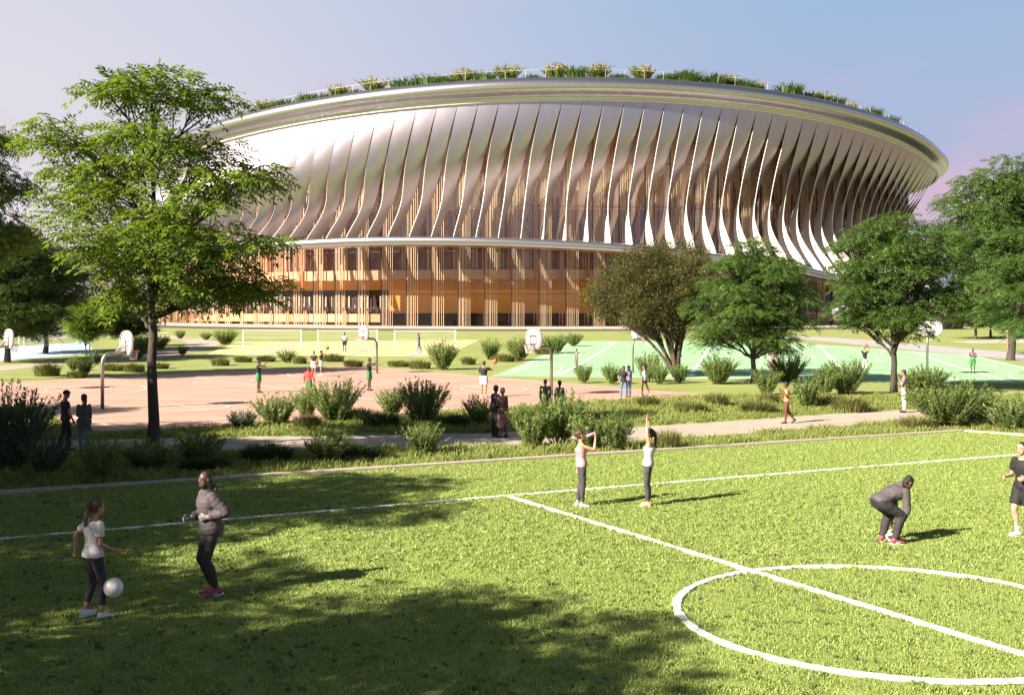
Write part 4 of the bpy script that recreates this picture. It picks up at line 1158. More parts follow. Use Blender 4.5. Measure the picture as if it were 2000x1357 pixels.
def fan_outline(w, h, n=14):
    """fan-shaped board: straight bottom with cut corners, flattened round top"""
    pts = [(-w * 0.30, 0), (w * 0.30, 0), (w * 0.47, h * 0.22), (w * 0.5, h * 0.42)]
    for i in range(n + 1):
        a = math.pi * i / n; ca, sa = math.cos(a), math.sin(a)
        pts.append((w * 0.5 * math.copysign(abs(ca) ** 0.85, ca), h * 0.48 + h * 0.52 * sa ** 0.85))
    pts.append((-w * 0.5, h * 0.42)); pts.append((-w * 0.47, h * 0.22))
    return pts
def hoop_meshes():
    """local frame: base of the pole at 0,0,0; the board faces +X"""
    pole = MB()
    bend = [(0, 0, 0), (0, 0, 1.9)] + [(0.32 - 0.32 * math.cos(a), 0, 1.9 + 0.42 * math.sin(a)) for a in [R(18 * i) for i in range(1, 6)]] + [(0.95, 0, 2.34)]
    pole.tube(bend, [0.075] * len(bend), 10)
    pole.box((0, 0, 0.02), (0.34, 0.34, 0.04))
    arm = MB()
    arm.tube([(0.55, 0, 2.36), (0.98, 0.0, 2.86)], 0.025, 6)
    arm.tube([(0.6, 0, 2.36), (0.98, 0.22, 2.62)], 0.025, 6); arm.tube([(0.6, 0, 2.36), (0.98, -0.22, 2.62)], 0.025, 6)
    W, H, ZB = 1.37, 1.02, 2.24
    board = MB(); o = fan_outline(W, H); n = len(o)
    v = [(1.0, y, ZB + z) for y, z in o] + [(1.05, y, ZB + z) for y, z in o]
    board.add(v, [tuple(range(n)), tuple(range(2 * n - 1, n - 1, -1))] + [(i, i + n, (i + 1) % n + n, (i + 1) % n) for i in range(n)])
    flange = MB()
    op = [Vector((0.985, y * 0.94, ZB + 0.03 + z * 0.94)) for y, z in o]
    flange.tube(op + [op[0], op[1]], 0.03, 5, caps=False)
    flange.tube([(0.985, 0, ZB + 0.03), (0.985, 0, ZB + H - 0.03)], 0.025, 5)
    mark = MB()
    xs = 1.053
    oi = [(y * 0.955, H * 0.022 + z * 0.955) for y, z in o]; oj = [(y * 0.88, H * 0.06 + z * 0.88) for y, z in o]
    for i in range(n):
        j = (i + 1) % n
        mark.add([(xs, oi[i][0], ZB + oi[i][1]), (xs, oi[j][0], ZB + oi[j][1]), (xs, oj[j][0], ZB + oj[j][1]), (xs, oj[i][0], ZB + oj[i][1])], [(0, 1, 2, 3)])
    for (cy, cz, sy, sz) in ((0, 0.22, 0.56, 0.06), (0, 0.60, 0.56, 0.06), (-0.25, 0.41, 0.06, 0.32), (0.25, 0.41, 0.06, 0.32)):
        mark.box((xs + 0.002, cy, ZB + cz), (0.004, sy, sz))
    rim = MB()
    rim.tube([(1.30 + 0.225 * math.cos(a), 0.225 * math.sin(a), 2.42) for a in [2 * math.pi * i / 20 for i in range(22)]], 0.02, 6, caps=False)
    rim.box((1.07, 0, 2.40), (0.05, 0.22, 0.16)); rim.box((1.10, 0, 2.42), (0.12, 0.14, 0.03))
    net = MB()
    for k in range(12):
        for s in (1, -1):
            a0 = 2 * math.pi * k / 12; a1 = a0 + s * 2 * math.pi / 12
            net.tube([(1.30 + 0.22 * math.cos(a0), 0.22 * math.sin(a0), 2.41), (1.30 + 0.17 * math.cos(a1), 0.17 * math.sin(a1), 2.2), (1.30 + 0.13 * math.cos(a0), 0.13 * math.sin(a0), 2.03)], 0.006, 3, caps=False)
    return dict(pole=pole.mesh('pole', M_POLE, True), arm=arm.mesh('arm', M_POLE), backboard=board.mesh('backboard', M_BOARD), frame=flange.mesh('board_frame', M_BOARD), marking=mark.mesh('board_marking', M_BLACK), rim=rim.mesh('rim', M_RIM), net=net.mesh('net', M_NET))
HM = hoop_meshes()
def hoop(px, py, ang, label, sc=1.0):
    b_ = G(px, py)
    t = thing('basketball_hoop', label, 'basketball hoop', b_, R(ang), 'basketball hoops around the courts'); t.scale = (sc, sc, sc)
    link('pole', HM['pole'], t); link('arm', HM['arm'], t)
    bd = link('backboard', HM['backboard'], t); link('board_frame', HM['frame'], bd); link('board_marking', HM['marking'], bd)
    r_ = link('rim', HM['rim'], t); link('net', HM['net'], r_)
    return t
hoop(200, 800, 40, 'hoop with its white board turned away, nearest to the couple with the cap', 1.03)
hoop(-22, 765, 42, 'hoop cut by the left edge, board turned away, pole out of sight', 1.0)
hoop(736, 729, 216, 'hoop at the far corner of the pink court beside the yellow court')
hoop(1077, 772, 213, 'hoop facing the camera right above the man in the charcoal suit', 1.04)
hoop(1236, 728, 54, 'hoop seen from behind beside the olive tree', 0.98)
hoop(1811, 733, 60, 'hoop seen from behind with a big white board, on the right green court', 1.12)
lp = MB(); b_ = G(1743, 694)
lp.tube([(0, 0, 0), (0, 0, 2.6)], 0.09, 8); lp.box((0, 0, 2.63), (0.26, 0.26, 0.08)); lp.box((0, 0, 0.02), (0.3, 0.3, 0.05))
tag(lp.build('post', M_POLE, loc=b_), 'plain grey post at the far edge of the right green court', 'post')
tag(link('post', lp.mesh('post', M_POLE), loc=G(1314, 692)), 'thin grey post seen through the olive stems', 'post').scale = (0.7, 0.7, 1.1)
tag(link('post', lp.mesh('post', mat('timber_post', (0.22, 0.15, 0.09), 0.8)), loc=G(1968, 701)), 'brown timber post at the far right end of the green court', 'post').scale = (1.1, 1.1, 1.0)

def net_thing(p0, p1, label, h=2.35, band_h=0.95, posts=True):
    t = thing('volleyball_net', label, 'volleyball net', (p0 + p1) / 2, 0, 'volleyball nets')
    c = (p0 + p1) / 2
    for p in (p0, p1):
        q = MB(); v = p - c
        q.tube([(v.x, v.y, v.z), (v.x, v.y, v.z + h + 0.08)], 0.06, 8); q.box((v.x, v.y, v.z + 0.02), (0.3, 0.3, 0.05)); q.build('post', mat('white_post', (0.78, 0.77, 0.75), 0.5), t)
    d = p1 - p0; n = int(d.length / 0.16); m = MB()
    a = p0 - c
    for i in range(n + 1):
        q = a + d * (i / n); m.tube([(q.x, q.y, q.z + h - band_h), (q.x, q.y, q.z + h)], 0.006, 3, caps=False)
    for k in range(7):
        z = h - band_h + band_h * k / 6; r_ = 0.012 if k in (0, 6) else 0.005
        m.tube([(a.x, a.y, a.z + z), ((p1 - c).x, (p1 - c).y, (p1 - c).z + z)], r_, 4)
    m.build('net', M_NET, t)
    tp = MB(); e = p1 - c
    tp.grid([[(a.x, a.y - .02, a.z + h - .02), (e.x, e.y - .02, e.z + h - .02)], [(a.x, a.y - .02, a.z + h + .03), (e.x, e.y - .02, e.z + h + .03)]])
    tp.build('top_tape', M_NET, t)
for (x0, x1, yy, lab) in ((475, 588, 677, 'first net of the yellow court, left of the man in the white shirt'), (621, 737, 678, 'middle net of the yellow court, behind the man in the white shirt'), (771, 890, 679, 'net of the yellow court behind the man in blue')):
    net_thing(G(x0, yy), G(x1, yy), lab, h=1.75, band_h=0.85)
net_thing(G(47, 697), G(175, 689), 'nearer net across the blue court', h=1.65, band_h=0.75)
net_thing(G(37, 686), G(150, 677), 'farther net across the blue court', h=1.65, band_h=0.75)
# low white buildings far behind the right trees
for k, (px, w_, h_, yy, lab) in enumerate(((1905, 26, 7.5, 330, 'long low white building far behind the right trees'), (2010, 50, 10.5, 380, 'taller pale building far off at the right edge'), (-60, 40, 9.0, 380, 'pale far building at the left edge'))):
    t = thing('building', lab, 'building', ((px - 1000) / F * yy, yy, gz(0, yy)))
    m = MB(); m.box((0, 0, h_ / 2), (w_, 14, h_)); m.box((0, 0, h_ + 0.15), (w_ + 0.6, 14.6, 0.3)); m.build('wall', mat('far_wall', (0.62, 0.57, 0.55), 0.8, vary=.05, scale=.2), t)
    for i in range(int(w_ / 4)):
        for j in range(int(h_ / 3.6)):
            q = MB(); q.box((-w_ / 2 + 2.2 + i * 4, -7.02, 1.9 + j * 3.5), (2.4, 0.08, 1.7))
            q.build('window', mat('far_window', (0.08, 0.10, 0.13), 0.15), t)

# ================================================================== PEOPLE
M_SKIN_L = mat('light_skin', (0.52, 0.28, 0.18), 0.5, vary=0.06, scale=8)
M_SKIN_M = mat('tan_skin', (0.36, 0.17, 0.10), 0.5, vary=0.06, scale=8)
M_SKIN_D = mat('dark_skin', (0.115, 0.05, 0.032), 0.45, vary=0.08, scale=8)
M_HAIR_B = mat('black_hair', (0.012, 0.009, 0.008), 0.45, bump=0.5, bscale=60)
M_HAIR_BR = mat('brown_hair', (0.075, 0.03, 0.016), 0.45, bump=0.5, bscale=60, stretch=(1, 1, 0.2))
M_HAIR_R = mat('reddish_hair', (0.12, 0.035, 0.015), 0.5, bump=0.5, bscale=60)
M_EYE = mat('eye_dark', (0.02, 0.015, 0.012), 0.2)
M_EYEW = mat('eye_white', (0.45, 0.43, 0.41), 0.4)
M_LIP_ = mat('lips', (0.33, 0.10, 0.08), 0.5)
def cloth(name, col, rough=0.8): return mat(name, col, rough, vary=0.12, scale=6, bump=0.5, bscale=11)
M_TEE_W = cloth('white_tee_cloth', (0.56, 0.52, 0.52)); M_WHITE = cloth('white_cloth', (0.52, 0.50, 0.49))
M_LEG_NAVY = cloth('navy_leggings_cloth', (0.022, 0.020, 0.034)); M_LEG_GREY = cloth('grey_leggings_cloth', (0.055, 0.047, 0.053))
M_PUFF = cloth('puffer_cloth', (0.07, 0.055, 0.059), 0.75); M_HOOD = cloth('grey_hoodie_cloth', (0.085, 0.072, 0.078))
M_DARKP = cloth('dark_trousers_cloth', (0.028, 0.023, 0.026)); M_BLACKC = cloth('black_cloth', (0.013, 0.012, 0.013))
M_PINKC = cloth('pink_cloth', (0.52, 0.27, 0.28)); M_GREENC = cloth('green_shorts_cloth', (0.02, 0.19, 0.035)); M_REDC = cloth('red_hoodie_cloth', (0.50, 0.06, 0.045))
M_ORANGE = cloth('orange_tee_cloth', (0.68, 0.20, 0.09)); M_BROWN = cloth('brown_leggings_cloth', (0.12, 0.04, 0.025)); M_JEAN = cloth('blue_denim', (0.10, 0.17, 0.30)); M_GREYC = cloth('grey_tee_cloth', (0.17, 0.155, 0.17))
M_CREAM = cloth('cream_trousers_cloth', (0.60, 0.52, 0.44)); M_SUIT = cloth('charcoal_suit_cloth', (0.075, 0.075, 0.085)); M_TEAL = cloth('slate_tank_cloth', (0.06, 0.085, 0.11)); M_BLUEC = cloth('lilac_shirt_cloth', (0.24, 0.20, 0.33)); M_NAVYC = cloth('navy_tee_cloth', (0.02, 0.024, 0.036))
M_SHOE_W = mat('white_shoe', (0.68, 0.66, 0.66), 0.5); M_SHOE_R = mat('red_shoe', (0.22, 0.05, 0.065), 0.6); M_SHOE_B = mat('black_shoe', (0.02, 0.02, 0.02), 0.5); M_SHOE_P = mat('peach_shoe', (0.72, 0.36, 0.22), 0.5); M_SHOE_G = mat('grey_shoe', (0.42, 0.40, 0.42), 0.5)
M_GLOVE = cloth('grey_glove', (0.22, 0.20, 0.22)); M_FLORAL = mat('floral_skirt_cloth', (0.02, 0.018, 0.02), 0.8, col2=(0.30, 0.16, 0.14), scale=14)
M_STRIPE = mat('white_stripe', (0.7, 0.68, 0.66), 0.5)
M_BOTTLE = mat('lilac_bottle', (0.48, 0.28, 0.42), 0.35)

def remeshed(name, mb, material, vox, smooth_it=2, fac=0.5):
    me = mb.mesh(name, material)
    o = bpy.data.objects.new('tmp', me); COL.objects.link(o)
    r_ = o.modifiers.new('r', 'REMESH'); r_.mode = 'VOXEL'; r_.voxel_size = vox; r_.use_smooth_shade = True
    if smooth_it:
        s_ = o.modifiers.new('s', 'SMOOTH'); s_.iterations = smooth_it; s_.factor = fac
    dg = bpy.context.evaluated_depsgraph_get()
    m2 = bpy.data.meshes.new_from_object(o.evaluated_get(dg), depsgraph=dg)
    m2.name = name
    bpy.data.objects.remove(o); bpy.data.meshes.remove(me)
    if not m2.materials: m2.materials.append(material)
    return m2

def V3(t): return Vector(t)
def nrm(t): return Vector(t).normalized()

STAND = dict(spine=(0, 0, 1), chest=None, head=(0, 0.06, 1), yaw=0, ua_l=(-.12, -.04, -1), fa_l=(-.04, .12, -1), ua_r=(.12, -.04, -1), fa_r=(.04, .12, -1),
             th_l=(-.03, .02, -1), sh_l=(0, -.03, -1), th_r=(.03, .02, -1), sh_r=(0, -.03, -1), ft_l=(-.15, 1, 0), ft_r=(.15, 1, 0), tw=0)

def person(label, loc, rz, H=1.75, pose=None, female=False, skin=None, hair=None, hairstyle='short', top=None, top_kind='tee', bottom=None, bottom_kind='trousers',
           shoe=None, vox=0.02, extras=(), group=None, beard=None, glove=None, sock=None):
    """local frame: x = the figure's right, y = forward, z = up"""
    P = dict(STAND); P.update(pose or {})
    s = H / 1.75; near = vox < 0.013
    skin = skin or M_SKIN_L
    hipw, shw = (0.088, 0.150) if female else (0.088, 0.172)
    up0 = nrm(P['spine']); rt = V3((1, 0, 0)); rt = (rt - up0 * rt.dot(up0)).normalized(); fw = up0.cross(rt)
    up1 = nrm(P['chest'] or P['spine']); tw = R(P['tw'])
    rt1 = (rt * math.cos(tw) + fw * math.sin(tw)); rt1 = (rt1 - up1 * rt1.dot(up1)).normalized(); fw1 = up1.cross(rt1)
    hp = V3((0, 0, 0)); J = {}
    J['hip_l'] = hp - rt * hipw; J['hip_r'] = hp + rt * hipw
    for sd in 'lr':
        J['knee_' + sd] = J['hip_' + sd] + nrm(P['th_' + sd]) * 0.43
        J['ank_' + sd] = J['knee_' + sd] + nrm(P['sh_' + sd]) * 0.42
    mid = hp + up0 * 0.26
    def spine_pt(d): return hp + up0 * d if d <= 0.20 else (hp + up0 * 0.20 + (up0 * 0.5 + up1 * 0.5) * 0.06 + up1 * (d - 0.26) if d > 0.26 else hp + up0 * d)
    sh_c = spine_pt(0.455)
    J['sh_l'] = sh_c - rt1 * shw; J['sh_r'] = sh_c + rt1 * shw
    for sd in 'lr':
        J['el_' + sd] = J['sh_' + sd] + nrm(P['ua_' + sd]) * 0.285
        J['wr_' + sd] = J['el_' + sd] + nrm(P['fa_' + sd]) * 0.25
    nb = spine_pt(0.50); hd = nrm(P['head']); yaw = R(P['yaw'])
    rth = rt1 * math.cos(yaw) + fw1 * math.sin(yaw); rth = (rth - hd * rth.dot(hd)).normalized(); fwh = hd.cross(rth)
    hc = nb + hd * 0.185 + fwh * 0.02
    # ---- body
    def torso(mb, off=0.0, d0=-0.075, d1=0.50, hipflare=0.0, quilt=0.0, neck=False):
        prof = [(-0.075, .100, .075), (-0.03, .150 if female else .142, .105), (0.03, .165 if female else .155, .115), (0.11, .138 if female else .146, .100), (0.18, .118 if female else .140, .090), (0.27, .132 if female else .155, .105), (0.36, .150 if female else .178, .118 + (.012 if female else 0)), (0.43, .150 if female else .178, .100), (0.475, .110 if female else .135, .080), (0.50, .066, .066)]
        n = 18 if not quilt else 36
        pts, rad = [], []
        for i in range(n + 1):
            d = d0 + (d1 - d0) * i / n
            a = smooth_interp([(p[0], p[1]) for p in prof], d); b = smooth_interp([(p[0], p[2]) for p in prof], d)
            q = quilt * abs(math.sin(d * math.pi / 0.062)) if quilt else 0
            fl = hipflare * max(0, (0.12 - d) / 0.15)
            pts.append(spine_pt(d)); rad.append((a + off + q + fl, b + off + q + fl))
        mb.tube(pts, rad, 20, ref=rt1 if d0 > 0.15 else rt)
    def arm(mb, sd, off=0.0, t1=2.0, quilt=0.0, r_cuff=0.0):
        A, E, W = J['sh_' + sd], J['el_' + sd], J['wr_' + sd]
        k = 0.88 if female else 1.06
        pts, rad = [], []; n = 24
        for i in range(n + 1):
            t = t1 * i / n
            p = A.lerp(E, t) if t <= 1 else E.lerp(W, t - 1)
            r_ = smooth_interp([(0, .050), (.25, .049), (.6, .043), (1, .037), (1.25, .039), (1.6, .031), (2, .025)], t) * k
            q = quilt * abs(math.sin(t * 13)) if quilt else 0
            pts.append(p); rad.append(r_ + off + q + r_cuff * t / max(t1, .01))
        mb.tube([A + rt1 * (0.02 if sd == 'l' else -0.02) + up1 * 0.01] + pts, [.03 + off] + rad, 12)
        mb.ball(A, .051 * k + off, 12, 8)
        if t1 > 1.05: mb.ball(E, .037 * k + off, 10, 6)
    def leg(mb, sd, off=0.0, t1=2.0, flare=0.0, quilt=0):
        A, K, N_ = J['hip_' + sd], J['knee_' + sd], J['ank_' + sd]
        pts, rad = [], []; n = 24
        for i in range(n + 1):
            t = t1 * i / n; p = A.lerp(K, t) if t <= 1 else K.lerp(N_, t - 1)
            r_ = smooth_interp([(0, .088), (.3, .080), (.7, .062), (1, .053), (1.15, .052), (1.35, .055), (1.7, .042), (2, .035)], t)
            if female: r_ *= 0.97
            fl = flare * min(1, t) if t < 1 else flare
            # calf bulge backward
            pts.append(p - fwd_of(sd) * (0.012 if 1.1 < t < 1.6 else 0)); rad.append(r_ + off + fl)
        mb.tube([A + up0 * 0.05] + pts, [.075 + off] + rad, 14)
        mb.ball(A + up0 * 0.01, .088 + off, 12, 8)
        if t1 > 1.05: mb.ball(K, .054 + off + flare, 10, 6)
    def fwd_of(sd):
        f = V3(P['ft_' + sd]); return f.normalized()
    def foot(mb, sd, off=0.0):
        a = J['ank_' + sd]; f = fwd_of(sd); sh = nrm(P['sh_' + sd])
        dn = V3((0, 0, -1)); dn = (dn - f * dn.dot(f)); dn = dn.normalized() if dn.length > 1e-3 else sh
        c = a + dn * 0.045
        heel = c - f * 0.055; side = f.cross(dn)
        pts = [heel - f * .012, heel + f * 0.01, c + f * 0.04, c + f * 0.10 + dn * .008, c + f * 0.155 + dn * .016, c + f * 0.185 + dn * .02]
        mb.tube(pts, [(.018 + off, .020 + off), (.034 + off, .036 + off), (.037 + off, .036 + off), (.044 + off, .027 + off), (.040 + off, .020 + off), (.020 + off, .012 + off)], 14, ref=side)
        mb.tube([a + sh * (-0.08 if off == 0 else -0.012), a, c], [.034 + off, .036 + off, .036 + off], 12)
    def hand(mb, sd, off=0.0):
        W, E = J['wr_' + sd], J['el_' + sd]; d = (W - E).normalized()
        inward = (rt1 * (1 if sd == 'l' else -1)) * 0.8 + fw1 * 0.35
        pal = P.get('palm_' + sd); pn = V3(pal) if pal else inward
        pn = (pn - d * pn.dot(d)).normalized(); sdv = d.cross(pn)
        if not near:
            mb.tube([W, W + d * .05, W + d * 0.10 + pn * .012, W + d * .155 + pn * .035], [.026 + off, (.038 + off, .020 + off), (.036 + off, .018 + off), (.018 + off, .012 + off)], 8, ref=sdv)
            return
        mb.tube([W - d * .01, W + d * .03, W + d * .075, W + d * .095], [(.024 + off, .020 + off), (.037 + off, .017 + off), (.041 + off, .015 + off), (.036 + off, .012 + off)], 12, ref=sdv)
        curl = P.get('curl', 0.55)
        for k, (o_, ln) in enumerate(((-.030, .066), (-.010, .078), (.010, .074), (.029, .058))):
            b = W + d * .088 + sdv * o_
            p1 = b + (d * math.cos(curl * .6) + pn * math.sin(curl * .6)) * ln * .45
            p2 = p1 + (d * math.cos(curl * 1.5) + pn * math.sin(curl * 1.5)) * ln * .32
            p3 = p2 + (d * math.cos(curl * 2.3) + pn * math.sin(curl * 2.3)) * ln * .26
            mb.tube([b - d * .02, b, p1, p2, p3], [.0095 + off, .0095 + off, .0088 + off, .0082 + off, .006 + off], 7)
        tside = fw1.dot(sdv); tsd = sdv * (1 if tside >= 0 else -1)
        b = W + d * .03 + tsd * .028
        mb.tube([b - tsd * .012, b + (tsd * .7 + d * .6 + pn * .3) * .035, b + (tsd * .6 + d * 1.2 + pn * .55) * .05], [.013 + off, .0105 + off, .0075 + off], 7)
    body = MB()
    torso(body)
    body.tube([nb - hd * .05, nb + hd * .03, nb + hd * .10, nb + hd * 0.15], [.062, .054 if not female else .047, .05 if not female else .044, .05], 14)
    for sd in 'lr':
        arm(body, sd); leg(body, sd); foot(body, sd)
        hand(body, sd)
    # head: skull, face, jaw, chin, nose, ears
    ax = (rth, fwh, hd)
    body.ball(hc + hd * .025 - fwh * .008, (.074, .092, .088), 18, 12, ax=ax)
    body.ball(hc - hd * .035 + fwh * .025, (.060, .066, .075), 16, 10, ax=ax)
    body.ball(hc - hd * .085 + fwh * .052, (.032, .028, .026), 12, 8, ax=ax)
    body.tube([hc + hd * .018 + fwh * .082, hc - hd * .012 + fwh * .102, hc - hd * .022 + fwh * .088], [.010, .0155, .012], 8)
    for e in (-1, 1): body.ball(hc + rth * e * .075 - hd * .005 - fwh * .005, (.012, .022, .032), 10, 6, ax=ax)
    if near: body.ball(hc - hd * .052 + fwh * .086, (.026, .012, .012), 10, 6, ax=ax)
    bm = remeshed('body', body, skin, vox, 2 if near else 1)
    allz = min(v.co.z for v in bm.vertices)
    drop = P.get('lift', 0.0) - allz + (0.012 if shoe else 0.0)
    t = thing('person', label, 'person', Vector(loc), rz, group)
    t.scale = (s, s, s)
    kids = []
    def kid(name, me, parent=None, lab=None):
        o = link(name, me, parent or t)
        if parent is None: o.location = (0, 0, drop)
        if lab: o['label'] = lab
        return o
    bo = kid('body', bm)
    # face
    if P.get('face', True):
        ey = MB(); ew = MB()
        for e in (-1, 1):
            c = hc + rth * e * .031 + hd * .012 + fwh * .078
            ey.ball(c + fwh * .006, (.0075, .005, .007), 8, 6, ax=ax); ew.ball(c - fwh * .001, (.012, .006, .0055), 8, 6, ax=ax)
            eb = MB()
            ey.tube([c + hd * .02 - rth * .018 + fwh * .006, c + hd * .025 + fwh * .010, c + hd * .02 + rth * .018 + fwh * .004], .0035, 5)
        if near:
            kid('eye', ew.mesh('eye', M_EYEW, True), bo); 
        kid('eyes_and_brows' if False else 'eyebrow', ey.mesh('eyebrow', M_EYE, True), bo)
        lpm = MB(); lpm.tube([hc - hd * .05 + fwh * .088 - rth * .024, hc - hd * .049 + fwh * .098, hc - hd * .05 + fwh * .088 + rth * .024], [.003, .0065, .003], 6)
        kid('lips', lpm.mesh('lips', M_LIP_ if skin is not M_SKIN_D else mat('dark_lips', (0.11, 0.04, 0.034), 0.5), True), bo)
    # hair
    hm = MB(); hb = hair or M_HAIR_B
    thick = {'buzz': .004, 'short': .014}.get(hairstyle, .014)
    if hairstyle == 'cap':
        hm.ball(hc + hd * .045 - fwh * .008, (.084 , .104, .082), 18, 10, ax=ax)
        hm.tube([hc + hd * .055 + fwh * .07, hc + hd * .05 + fwh * .15], [(.075, .012), (.055, .006)], 12, ref=rth)
    elif hairstyle != 'bald':
        hm.ball(hc + hd * .042 - fwh * (.020 + thick * .6), (.074 + thick, .086 + thick, .078 + thick), 18, 12, ax=ax)
        hm.ball(hc - hd * .01 - fwh * .045, (.068 + thick * .7, .055 + thick, .070 + thick), 16, 10, ax=ax)
    if hairstyle == 'ponytail':
        q = hc + hd * .07 - fwh * .105
        dz = V3((0, 0, -1)); sw = V3(P.get('tail', (0, -.25, -1))).normalized()
        hm.ball(q, .028, 10, 8)
        hm.tube([q, q - fwh * .035 + sw * .04, q - fwh * .03 + sw * .16, q - fwh * .0 + sw * .28, q + sw * .37], [.022, .030, .034, .028, .008], 10)
    if hairstyle == 'bun':
        hm.ball(hc + hd * .015 - fwh * .140, (.036, .036, .036), 12, 8)
    if hairstyle == 'long':
        for e in (-1, 0, 1):
            q = hc + hd * .03 - fwh * .05 + rth * e * .045
            hm.tube([q, q - fwh * .03 - hd * .12, q - fwh * .02 - hd * .24, q - hd * .30], [.05, .048, .042, .02], 10)
    if beard:
        hm2 = MB(); hm2.ball(hc - hd * .070 + fwh * .040, (.056, .060, .045), 16, 10, ax=ax)
        hm2.ball(hc - hd * .092 + fwh * .058, (.034, .032, .026), 12, 8, ax=ax)
        kid('beard', remeshed('beard', hm2, M_HAIR_B, max(vox, .008), 1), bo)
    if hm.v:
        nm = 'cap' if hairstyle == 'cap' else 'hair'
        kid(nm, remeshed(nm, hm, hb, max(vox * .9, .008), 1), bo)
    # clothes
    if bottom:
        m = MB()
        t1 = {'trousers': 1.97, 'leggings': 1.88, 'crop': 1.72, 'shorts': 0.78, 'short_shorts': 0.42, 'skirt': 1.35}[bottom_kind]
        off = {'trousers': .020, 'leggings': .009, 'crop': .009, 'shorts': .028, 'short_shorts': .020, 'skirt': .03}[bottom_kind]; fl = {'shorts': .03, 'skirt': .05, 'short_shorts': .012, 'trousers': .006}.get(bottom_kind, 0)
        torso(m, off * .9, -0.085, 0.115)
        for sd in 'lr': leg(m, sd, off, t1, fl)
        nm = {'crop': 'leggings', 'short_shorts': 'shorts'}.get(bottom_kind, bottom_kind)
        kid(nm, remeshed(nm, m, bottom, vox, 2))
    if top:
        m = MB()
        if top_kind == 'tee': torso(m, .016, -0.03, 0.488, .012); [arm(m, sd, .016, .62, 0, .008) for sd in 'lr']
        elif top_kind == 'tank': torso(m, .013, -0.02, 0.40, .015); [m.tube([sh_c - up1 * .07 + fw1 * .06 + rt1 * e * .085, sh_c + up1 * .02 + rt1 * e * .085, sh_c - up1 * .07 - fw1 * .06 + rt1 * e * .085], [(.03, .02)] * 3, 8, ref=rt1) for e in (-1, 1)]
        elif top_kind == 'long': torso(m, .020, -0.07, 0.495, .02); [arm(m, sd, .016, 1.93) for sd in 'lr']
        elif top_kind == 'tunic': torso(m, .022, -0.075, 0.47, .05); [arm(m, sd, .014, 1.5) for sd in 'lr']; m.tube([hp + up0 * .02, hp - up0 * .1, hp - V3((0, 0, .24))], [(.19, .14), (.20, .15), (.205, .155)], 18, ref=rt)
        elif top_kind == 'puffer': torso(m, .044, -0.10, 0.50, .02, .005); [arm(m, sd, .030, 1.92, .004) for sd in 'lr']; m.tube([nb + hd * -.04, nb + hd * .05], [.085, .082], 16); m.ball(nb - fwh * .085 + hd * .03, (.10, .065, .075), 14, 10, ax=ax)
        elif top_kind == 'hoodie': torso(m, .028, -0.06, 0.50, .012); [arm(m, sd, .026, 1.9) for sd in 'lr']; m.tube([nb + hd * -.04, nb + hd * .04], [.08, .078], 16); m.ball(nb - fwh * .085 + hd * .02, (.10, .065, .075), 14, 10, ax=ax)
        elif top_kind == 'suit': torso(m, .030, -0.16 if False else -0.10, 0.50, .03); [arm(m, sd, .024, 1.93) for sd in 'lr']; m.tube([nb - hd * .03, nb + hd * .025], [.07, .062], 14)
        nm = {'tee': 't_shirt', 'tank': 'tank_top', 'long': 'sweater', 'tunic': 'tunic', 'puffer': 'jacket', 'hoodie': 'hoodie', 'suit': 'jacket'}[top_kind]
        kid(nm, remeshed(nm, m, top, vox, 2 if not (top_kind == 'puffer') else 1))
    if glove:
        for sd in 'lr':
            m = MB(); hand(m, sd, .005); W, E = J['wr_' + sd], J['el_' + sd]; m.tube([W.lerp(E, .22), W], [.034, .032], 10)
            kid('glove', remeshed('glove', m, glove, vox * .9, 1))
    if sock:
        for sd in 'lr':
            m = MB(); A, N_ = J['knee_' + sd], J['ank_' + sd]; m.tube([N_.lerp(A, .25), N_], [.046, .040], 12); kid('sock', m.mesh('sock', sock, True))
    if shoe:
        for sd in 'lr':
            m = MB(); foot(m, sd, .013)
            so_ = kid('shoe', remeshed('shoe', m, shoe, vox * .9, 1))
            if near:
                q = MB(); a = J['ank_' + sd]; f = fwd_of(sd); dn = V3((0, 0, -1)); dn = (dn - f * dn.dot(f)).normalized(); c = a + dn * .085; side = f.cross(dn)
                q.tube([c - f * .085, c - f * .06, c + f * .04, c + f * .11, c + f * .17, c + f * .205], [(.028, .012), (.047, .015), (.049, .015), (.056, .015), (.050, .013), (.022, .008)], 14, ref=side)
                kid('sole', q.mesh('sole', M_STRIPE if shoe is not M_SHOE_B else M_SHOE_B, True), so_)
                if shoe is M_SHOE_R:
                    w_ = MB()
                    for e in (-1, 1):
                        for k in range(3):
                            b0 = a + dn * .052 + f * (.02 + .026 * k) + side * e * .049
                            w_.tube([b0 + dn * .022 - f * .012, b0 + side * e * .003, b0 - dn * .022 + f * .012 - side * e * .012], .005, 5)
                    kid('stripe', w_.mesh('stripe', M_STRIPE, True), so_)
    info = dict(J=J, hc=hc, fwh=fwh, hd=hd, drop=drop, s=s, t=t, rt=rt1, fw=fw1, nb=nb, spine_pt=spine_pt)
    def world_of(p): return Vector(loc) + Matrix.Rotation(rz, 3, 'Z') @ ((Vector(p) + V3((0, 0, drop))) * s)
    info['w'] = world_of; info['kid'] = kid
    return info

def facing(deg):
    """0 = away from the camera, 90 = towards the right of the picture, -90 = left, 180 = to the camera"""
    return R(-deg)
def vox_at(y): return max(0.0085, min(0.03, 0.45 * y / 1150))

